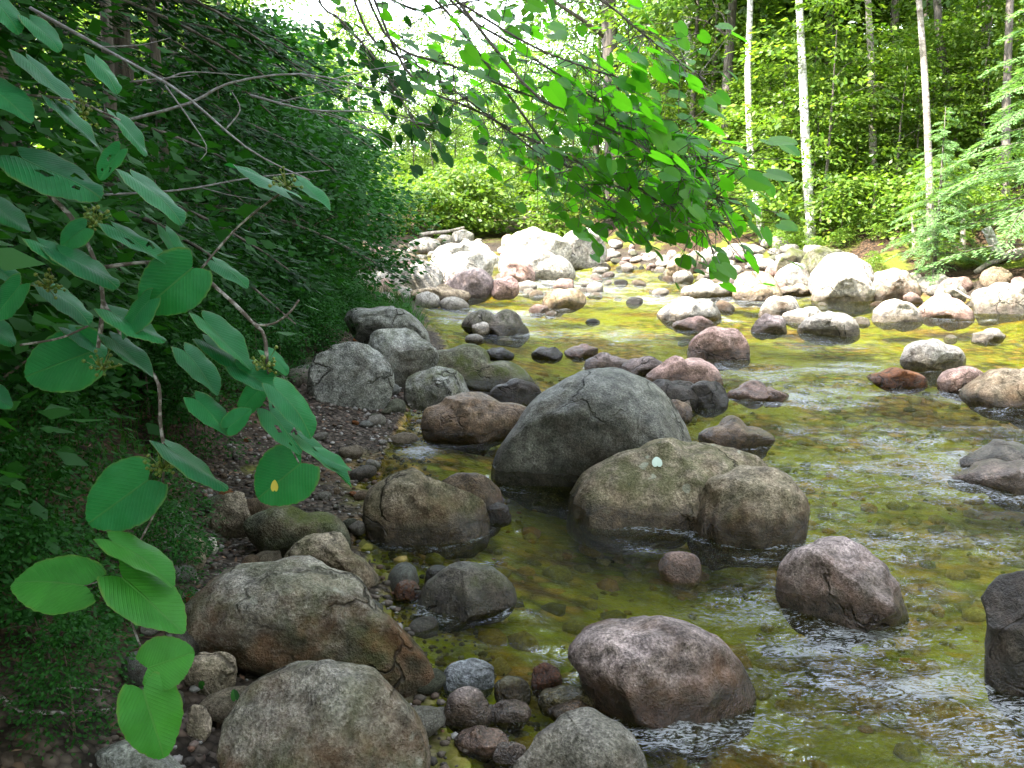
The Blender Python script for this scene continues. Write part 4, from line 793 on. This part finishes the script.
# ------------------------------------------------------------------ hobblebush in the near left
hb = empty('hobblebush', (-1.15, 1.75, hz(-1.15, 1.75))); tag(hb, 'hobblebush with broad heart-shaped leaves reaching into the picture from the left', 'bush'); HO = np.array(hb.location)
DEP = 1.85
def hstem(pix, r0, r1=None, d=DEP):
    b = MB(); P = np.array(spline([pt(p[0], p[1], p[2] if len(p) > 2 else d) for p in pix], 16)); n = 16
    r0 *= .75; b.tube(P - HO, np.linspace(r0, r1 or r0 * .6, n) * (1 + .12 * np.sin(np.arange(n) * 2.4)), 7); link('stem', b.mesh('stem', M['twig']), hb)
base_px = (-110, 700, 2.0)
hstem([(-130, 560, 2.2), (-60, 230, 2.0), (0, 163), (45, 192), (75, 222), (95, 262), (103, 300), (98, 348)], .007, .004)
hstem([(98, 268, 1.87), (150, 262, 1.88), (190, 268), (230, 300), (252, 322), (264, 335), (267, 362)], .005, .0035)
hstem([(255, 325), (272, 324), (288, 314), (299, 300)], .003, .002)
hstem([(103, 300), (130, 350), (157, 380), (160, 420), (164, 448)], .004, .0035)
hstem([(20, 345), (60, 338), (88, 326)], .003, .002)
hstem([(267, 362), (272, 400, 1.93), (282, 430, 1.97), (299, 463, 1.9)], .003, .0015)
hstem([(164, 462, 1.87), (160, 500, 1.88), (138, 545, 1.84), (122, 575, 1.8), (127, 610, 1.79), (148, 668, 1.76), (143, 693, 1.71)], .003, .0016)
hstem([(122, 577, 1.8), (104, 580, 1.79), (84, 586, 1.78)], .0016, .0012)
hstem([(128, 566, 1.8), (118, 556, 1.79), (112, 543, 1.77)], .0016, .0012)
hstem([(-90, 60, 2.0), (0, 90, 1.9), (70, 100, 1.88), (120, 120)], .004, .002)
hstem([(200, 270, 1.9), (240, 225, 1.95), (285, 190, 2.0), (300, 182, 2.0)], .003, .002, 2.0)
NB, RB = 33, 5
BL = [blade(NB, RB, .013, c, s, bd, fo) for s, (c, bd, fo) in enumerate([(.09, .16, .14), (.07, .24, .2), (.1, .1, .08)])]
def hleaf(bx, by, tx, ty, w, d=DEP, low=False, k=0, roll=None, dz=0.0):
    """a leaf from its stalk end to its tip; w is its seen width in pixels, the rest is turn"""
    A = pt(bx, by, d); B_ = pt(tx, ty, d + dz); ln = np.linalg.norm(B_ - A); wreal = max(w / F * d, ln * .86); L = max(ln, wreal / 1.02 * .92)
    seen = min(1, (w / F * d) / wreal); ang = math.acos(seen)
    ax = unit(B_ - A); view = unit(A - CAM)
    if L > ln * 1.02:   # foreshortened: let the tip come towards the viewer
        ax = unit(ax * (ln / L) - view * math.sqrt(max(0, 1 - (ln / L) ** 2)))
    s0 = unit(np.cross(view, ax)); n0 = np.cross(s0, ax)  # n0 faces the viewer or away
    if n0 @ view > 0: n0 = -n0; s0 = -s0
    up = np.array([0, 0, 1.0]); best = None
    for sg in (-1, 1):
        n = n0 * math.cos(ang) + sg * s0 * math.sin(ang)
        if best is None or n @ up > best[0]: best = (n @ up, n)
    n = best[1]; s = np.cross(ax, n)
    V, Fc, UVs, E = BL[k % 3]; wf = wreal / (L * 1.04)
    W = (V[:, :1] * s * wf + (V[:, 1:2] - .1) * ax * 1.1 + (V[:, 2:] + .05 * np.sin(V[:, :1] * 7 + V[:, 1:2] * 4 + k) * V[:, 1:2]) * n) * L + A
    if k in (5, 20, 8, 34):   # insect-eaten holes
        ctr = np.array([V[list(f), :2].mean(0) for f in Fc]); hol = [(.17, .42, .05, .1), (-.2, .62, .06, .07), (.1, .75, .03, .05)]
        Fc = [f for f, q in zip(Fc, ctr) if all(((q[0] - a) / c) ** 2 + ((q[1] - b_) / d_) ** 2 > 1 for a, b_, c, d_ in hol)]
    me = mesh('leaf', W - HO, Fc, M['hobble_low' if low else 'hobble'])
    uv = me.uv_layers.new(name='UVMap'); li = np.zeros(len(me.loops), np.int32); me.loops.foreach_get('vertex_index', li); uv.data.foreach_set('uv', UVs[li].astype(np.float32).ravel()); fattr(me, 'edge', E)
    lo = link('leaf', me, hb); return lo, A, n, W
LEAVES = [(-12, -5, 22, 30, 24), (-18, 84, 34, 114, 30), (28, 60, 77, 106, 18), (56, 104, 99, 144, 14), (117, 117, 149, 154, 14), (22, 158, 103, 196, 40), (133, 177, 187, 219, 18), (86, 228, 58, 246, 26),
          (115, 228, 168, 260, 18), (166, 232, 189, 270, 16), (192, 268, 140, 312, 62), (40, 243, 91, 272, 18), (48, 288, 93, 321, 20), (-25, 258, 22, 280, 18), (92, 352, 20, 376, 62),
          (112, 339, 156, 374, 20), (148, 480, 84, 525, 66), (168, 447, 229, 490, 20), (301, 463, 256, 500, 62), (275, 388, 318, 432, 28), (270, 412, 304, 452, 28), (303, 440, 357, 483, 16), (204, 320, 256, 366, 24),
          (112, 312, 166, 342, 22), (206, 342, 251, 370, 20), (262, 388, 234, 416, 24), (286, 192, 227, 158, 10), (299, 181, 333, 207, 13), (238, 368, 285, 392, 26), (-20, 385, 12, 408, 26), (60, 252, 120, 285, 22), (265, 352, 290, 372, 14),
          (150, 300, 118, 338, 24), (185, 352, 222, 392, 26), (120, 150, 96, 178, 20), (-10, 200, 30, 232, 24), (20, 285, -8, 320, 26), (70, 330, 108, 352, 16), (215, 262, 250, 285, 14), (196, 400, 232, 432, 26), (228, 428, 250, 408, 22), (318, 452, 352, 470, 14), (-15, 320, 15, 345, 24), (30, 20, 62, 48, 18), (95, 60, 120, 92, 16)]
for i, (a, b_, c, d, w) in enumerate(LEAVES):
    lo, A, n, W = hleaf(a, b_, c, d, w, DEP + random.uniform(-.06, .1), False, i)
    if i == 18:
        yl, yf, _, _ = blade(9, 2, 0, .03); cpos = pt(274, 489, (W.mean(0) - CAM) @ FWD) ; o = link('fallen_leaf', mesh('fallen_leaf', yl * np.array([.014, .022, .03]) , yf, M['yellow']))
        q = Vector(n).to_track_quat('Z', 'Y'); o.rotation_mode = 'QUATERNION'; o.rotation_quaternion = q
        jn = np.argmin(np.linalg.norm(W - cpos, axis=1)); o.location = W[jn] + n * .004; tag(o, 'tiny yellow fallen leaf lying on a broad green leaf', 'leaf')
for i, (a, b_, c, d, w) in enumerate([(86, 586, 8, 578, 60), (112, 542, 180, 576, 28), (122, 578, 188, 630, 54), (148, 668, 194, 652, 54), (143, 690, 166, 760, 62)]):
    hleaf(a, b_, c, d, w, 1.78 - .02 * i, True, i)
def berries(px, py, n, seed, d=DEP):
    r = np.random.default_rng(seed); V0, F0 = ico(1); b = MB(); c0 = pt(px, py, d)
    for _ in range(n):
        c = c0 + r.normal(size=3) * np.array([.014, .014, .011]); b.add(V0 * r.uniform(.0028, .0045) + c - HO, F0); b.tube([c0 - HO - np.array([0, 0, .01]), c - HO], .0009, 3, False)
    link('bud_cluster', b.mesh('bud_cluster', M['berry']), hb)
for i, (x, y, n) in enumerate([(93, 218, 46), (48, 282, 34), (102, 364, 30), (163, 464, 44), (286, 180, 22), (265, 362, 22), (82, 108, 14)]): berries(x, y, n, i)

hv = np.array([v.co[:] for v in HUMP.data.vertices]) + np.array(HUMP.location); hr = hv - CAM; hd = hr @ FWD
hp = np.hypot(512 + F * (hr @ RIGHT) / hd - 656, 384 - F * (hr @ UP) / hd - 462); hi_ = np.where(hp < 6)[0]; hi_ = hi_[np.argmin(hd[hi_])]
yl, yf, _, _ = blade(9, 2, .01, .03); pl = link('fallen_leaf', mesh('fallen_leaf', yl * np.array([.05, .06, .08]), yf, M['paleleaf'])); hn = Vector(HUMP.data.vertices[hi_].normal)
pl.rotation_mode = 'QUATERNION'; pl.rotation_quaternion = hn.to_track_quat('Z', 'Y'); pl.location = Vector(hv[hi_]) + hn * .006; tag(pl, 'pale blue-green fallen leaf lying on the long humped boulder', 'leaf')
# low growth on the dark near bank
def blades(n, xf, h0, h1, name, mat):
    r = np.random.default_rng(len(name) + n); P = np.array([xf(r) for _ in range(n)]); P = np.column_stack([P, height(P[:, 0], P[:, 1])])
    V = []; Fs = []; k = 0
    for p in P:
        h = r.uniform(h0, h1); a = r.uniform(0, 6.28); d = np.array([math.cos(a), math.sin(a), 0]); s = np.array([-d[1], d[0], 0]) * .0028 * (1 + h * 2)
        for j in range(4):
            t = j / 3; c = p + np.array([0, 0, h * (t - .35 * t * t)]) + d * h * .6 * t * t; w = s * (1 - t * .95); V += [c - w, c + w]
        Fs += [(k + 2 * j, k + 2 * j + 1, k + 2 * j + 3, k + 2 * j + 2) for j in range(3)]; k += 8
    return mesh(name, np.array(V), np.array(Fs), mat, False)
gm = blades(2600, lambda r: (lambda y: (float(xl(y)) - r.uniform(1.1, 2.5), y))(r.uniform(3.0, 8)), .08, .3, 'grass', M['grass']); tag(link('grass', gm), 'thin dark grass on the shaded near bank', 'grass', kind='stuff')
gm = blades(1900, lambda r: (lambda y: (float(xl(y)) - r.uniform(.25, 1.5), y))(r.uniform(10.0, 13.5)), .25, .6, 'bank_grass', M['grass']); tag(link('bank_grass', gm), 'green grass hanging over the bank behind the cracked boulders', 'grass', kind='stuff')
def litter(n, xf, name):
    r = np.random.default_rng(n); P = np.array([xf(r) for _ in range(n)]); P = np.column_stack([P, height(P[:, 0], P[:, 1]) + .012])
    return leafmesh(name, [cards(P, np.column_stack([r.normal(size=(n, 2)), r.normal(size=n) * .2]), np.array([0, 0, 1.0]) + r.normal(size=(n, 3)) * .35, r.uniform(.018, .05, n), r.uniform(.008, .02, n), .25)], None)
LM = NT('dead_leaves'); lg = LM.n('NewGeometry'); LM.principled(LM.ramp(lg.outputs['Random Per Island'], [(0, (.03, .015, .008)), (.4, (.075, .038, .02)), (.8, (.13, .07, .036)), (1, (.2, .12, .07))]), .8)
lm = litter(2600, lambda r: (lambda y: (float(xl(y)) - .25 - r.gamma(2, .5), y))(1.8 + r.random() * 8), 'leaf_litter'); lm.materials.append(LM.m); tag(link('leaf_litter', lm), 'brown dead leaves strewn over the shaded bank', 'leaf litter', kind='stuff')
lm = litter(5000, lambda r: (lambda y: (float(xr(y)) + .8 + r.gamma(2, 1.6), y))(13 + r.random() * 14), 'leaf_litter'); lm.materials.append(LM.m); tag(link('leaf_litter', lm), 'brown dead leaves strewn over the right bank', 'leaf litter', kind='stuff')
def shaped(P, D, N, L):
    V = []; Fs = []; k = 0
    for p, d, n, l in zip(P, unit(D), N, L):
        s_ = unit(np.cross(d, n)); n = np.cross(s_, d); v = (LV[:, :1] * s_ * .75 + LV[:, 1:2] * d + LV[:, 2:] * n) * l + p; V.append(v); Fs += [tuple(q + k for q in f) for f in LF]; k += len(v)
    return np.concatenate(V), Fs
def small_plant(px, row, n, ls, seed, label):
    p = bank_near(px, row); r = np.random.default_rng(seed); P = r.normal(size=(n, 3)) * np.array([.05, .05, .02]) + np.array([0, 0, .1]); D = P * np.array([1, 1, .2]) + r.normal(size=(n, 3)) * .02
    o = empty('seedling', p); b = MB()
    for q in P: b.tube([(0, 0, 0), q * .6, q], .0015, 3, False)
    link('stem', b.mesh('stem', M['stem']), o); sv, sf = shaped(P, D, np.array([0, -.4, 1.0]) + r.normal(size=(n, 3)) * .3, ls * r.uniform(.7, 1.2, n)); link('leaves', mesh('leaves', sv, sf, M['dim']), o); tag(o, label, 'plant')
def bank_near(px, row):
    r = ray(px, row)
    for t in np.linspace(1.2, 9, 800):
        p = CAM + r * t
        if p[2] < hz(p[0], p[1]): return p
    return CAM + r * 4
small_plant(100, 660, 12, .05, 1, 'dim five-leaved seedling in the dark behind the hanging leaf spray')
small_plant(240, 742, 4, .03, 2, 'tiny green seedling at the foot of the rounded grey boulder')
small_plant(45, 655, 14, .06, 3, 'dim leafy seedling at the left edge of the dark bank')
def pathstick(label, pix, r0, z=.02, mat='twig', name='stick'):
    P = np.array([bank_near(*q) + np.array([0, 0, z]) for q in pix]); o0 = P[0].copy(); P = np.array(spline(P, 14)) - o0; b = MB(); b.tube(P, np.linspace(r0, r0 * .5, 14), 6); tag(link(name, b.mesh(name, M[mat]), loc=o0), label, 'root' if name == 'root' else 'stick')
pathstick('crooked grey root curving out of the gravel beside the large round leaf', [(178, 512), (184, 525), (182, 538), (172, 546), (160, 545)], .014, .03, 'twig', 'root')
pathstick('long thin stick lying on the dark soil at the lower left', [(-10, 690), (15, 715), (60, 720), (115, 716)], .008)
pathstick('pale twig lying on dark soil above the long thin stick', [(5, 712), (40, 700), (70, 695), (110, 698)], .005)
pathstick('thin bare twig in the gravel before the brown tapering boulder', [(228, 552), (250, 547), (275, 550), (300, 545)], .005)

# ------------------------------------------------------------------ light
w = bpy.data.worlds.new('World'); scn.world = w; w.use_nodes = True; nt = w.node_tree; bg = nt.nodes['Background']
sk = nt.nodes.new('ShaderNodeTexSky'); sk.sky_type = 'NISHITA'; sk.sun_disc = False
SUN = unit(np.array([-.52, -.22, .83])); el = math.asin(SUN[2]); az = math.atan2(SUN[0], SUN[1])
sk.sun_elevation = el; sk.sun_rotation = az; sk.altitude = 300; sk.air_density = 1.0; sk.dust_density = 1.5
hs = nt.nodes.new('ShaderNodeHueSaturation'); hs.inputs['Saturation'].default_value = .42; hs.inputs['Value'].default_value = .4; nt.links.new(sk.outputs[0], hs.inputs['Color']); nt.links.new(hs.outputs[0], bg.inputs[0])  # thin white summer haze; bg.inputs[1].default_value = .052
ld = bpy.data.lights.new('sun', 'SUN'); ld.energy = 5.0; ld.angle = math.radians(.5); ld.color = (1, .95, .86); lo = bpy.data.objects.new('sun', ld); COL.objects.link(lo)
lo.rotation_euler = Vector(SUN).to_track_quat('Z', 'Y').to_euler(); lo.location = (0, 0, 30)
vs = scn.view_settings; scn.display_settings.display_device = 'sRGB'; vs.view_transform = 'Standard'; vs.look = 'None'; vs.exposure = 2.5; vs.gamma = 1; vs.use_curve_mapping = False
cy = scn.cycles; cy.use_denoising = True; cy.max_bounces = 8; cy.diffuse_bounces = 3; cy.glossy_bounces = 3; cy.transmission_bounces = 4; cy.transparent_max_bounces = 8; cy.sample_clamp_indirect = 6; cy.caustics_reflective = False; cy.caustics_refractive = False
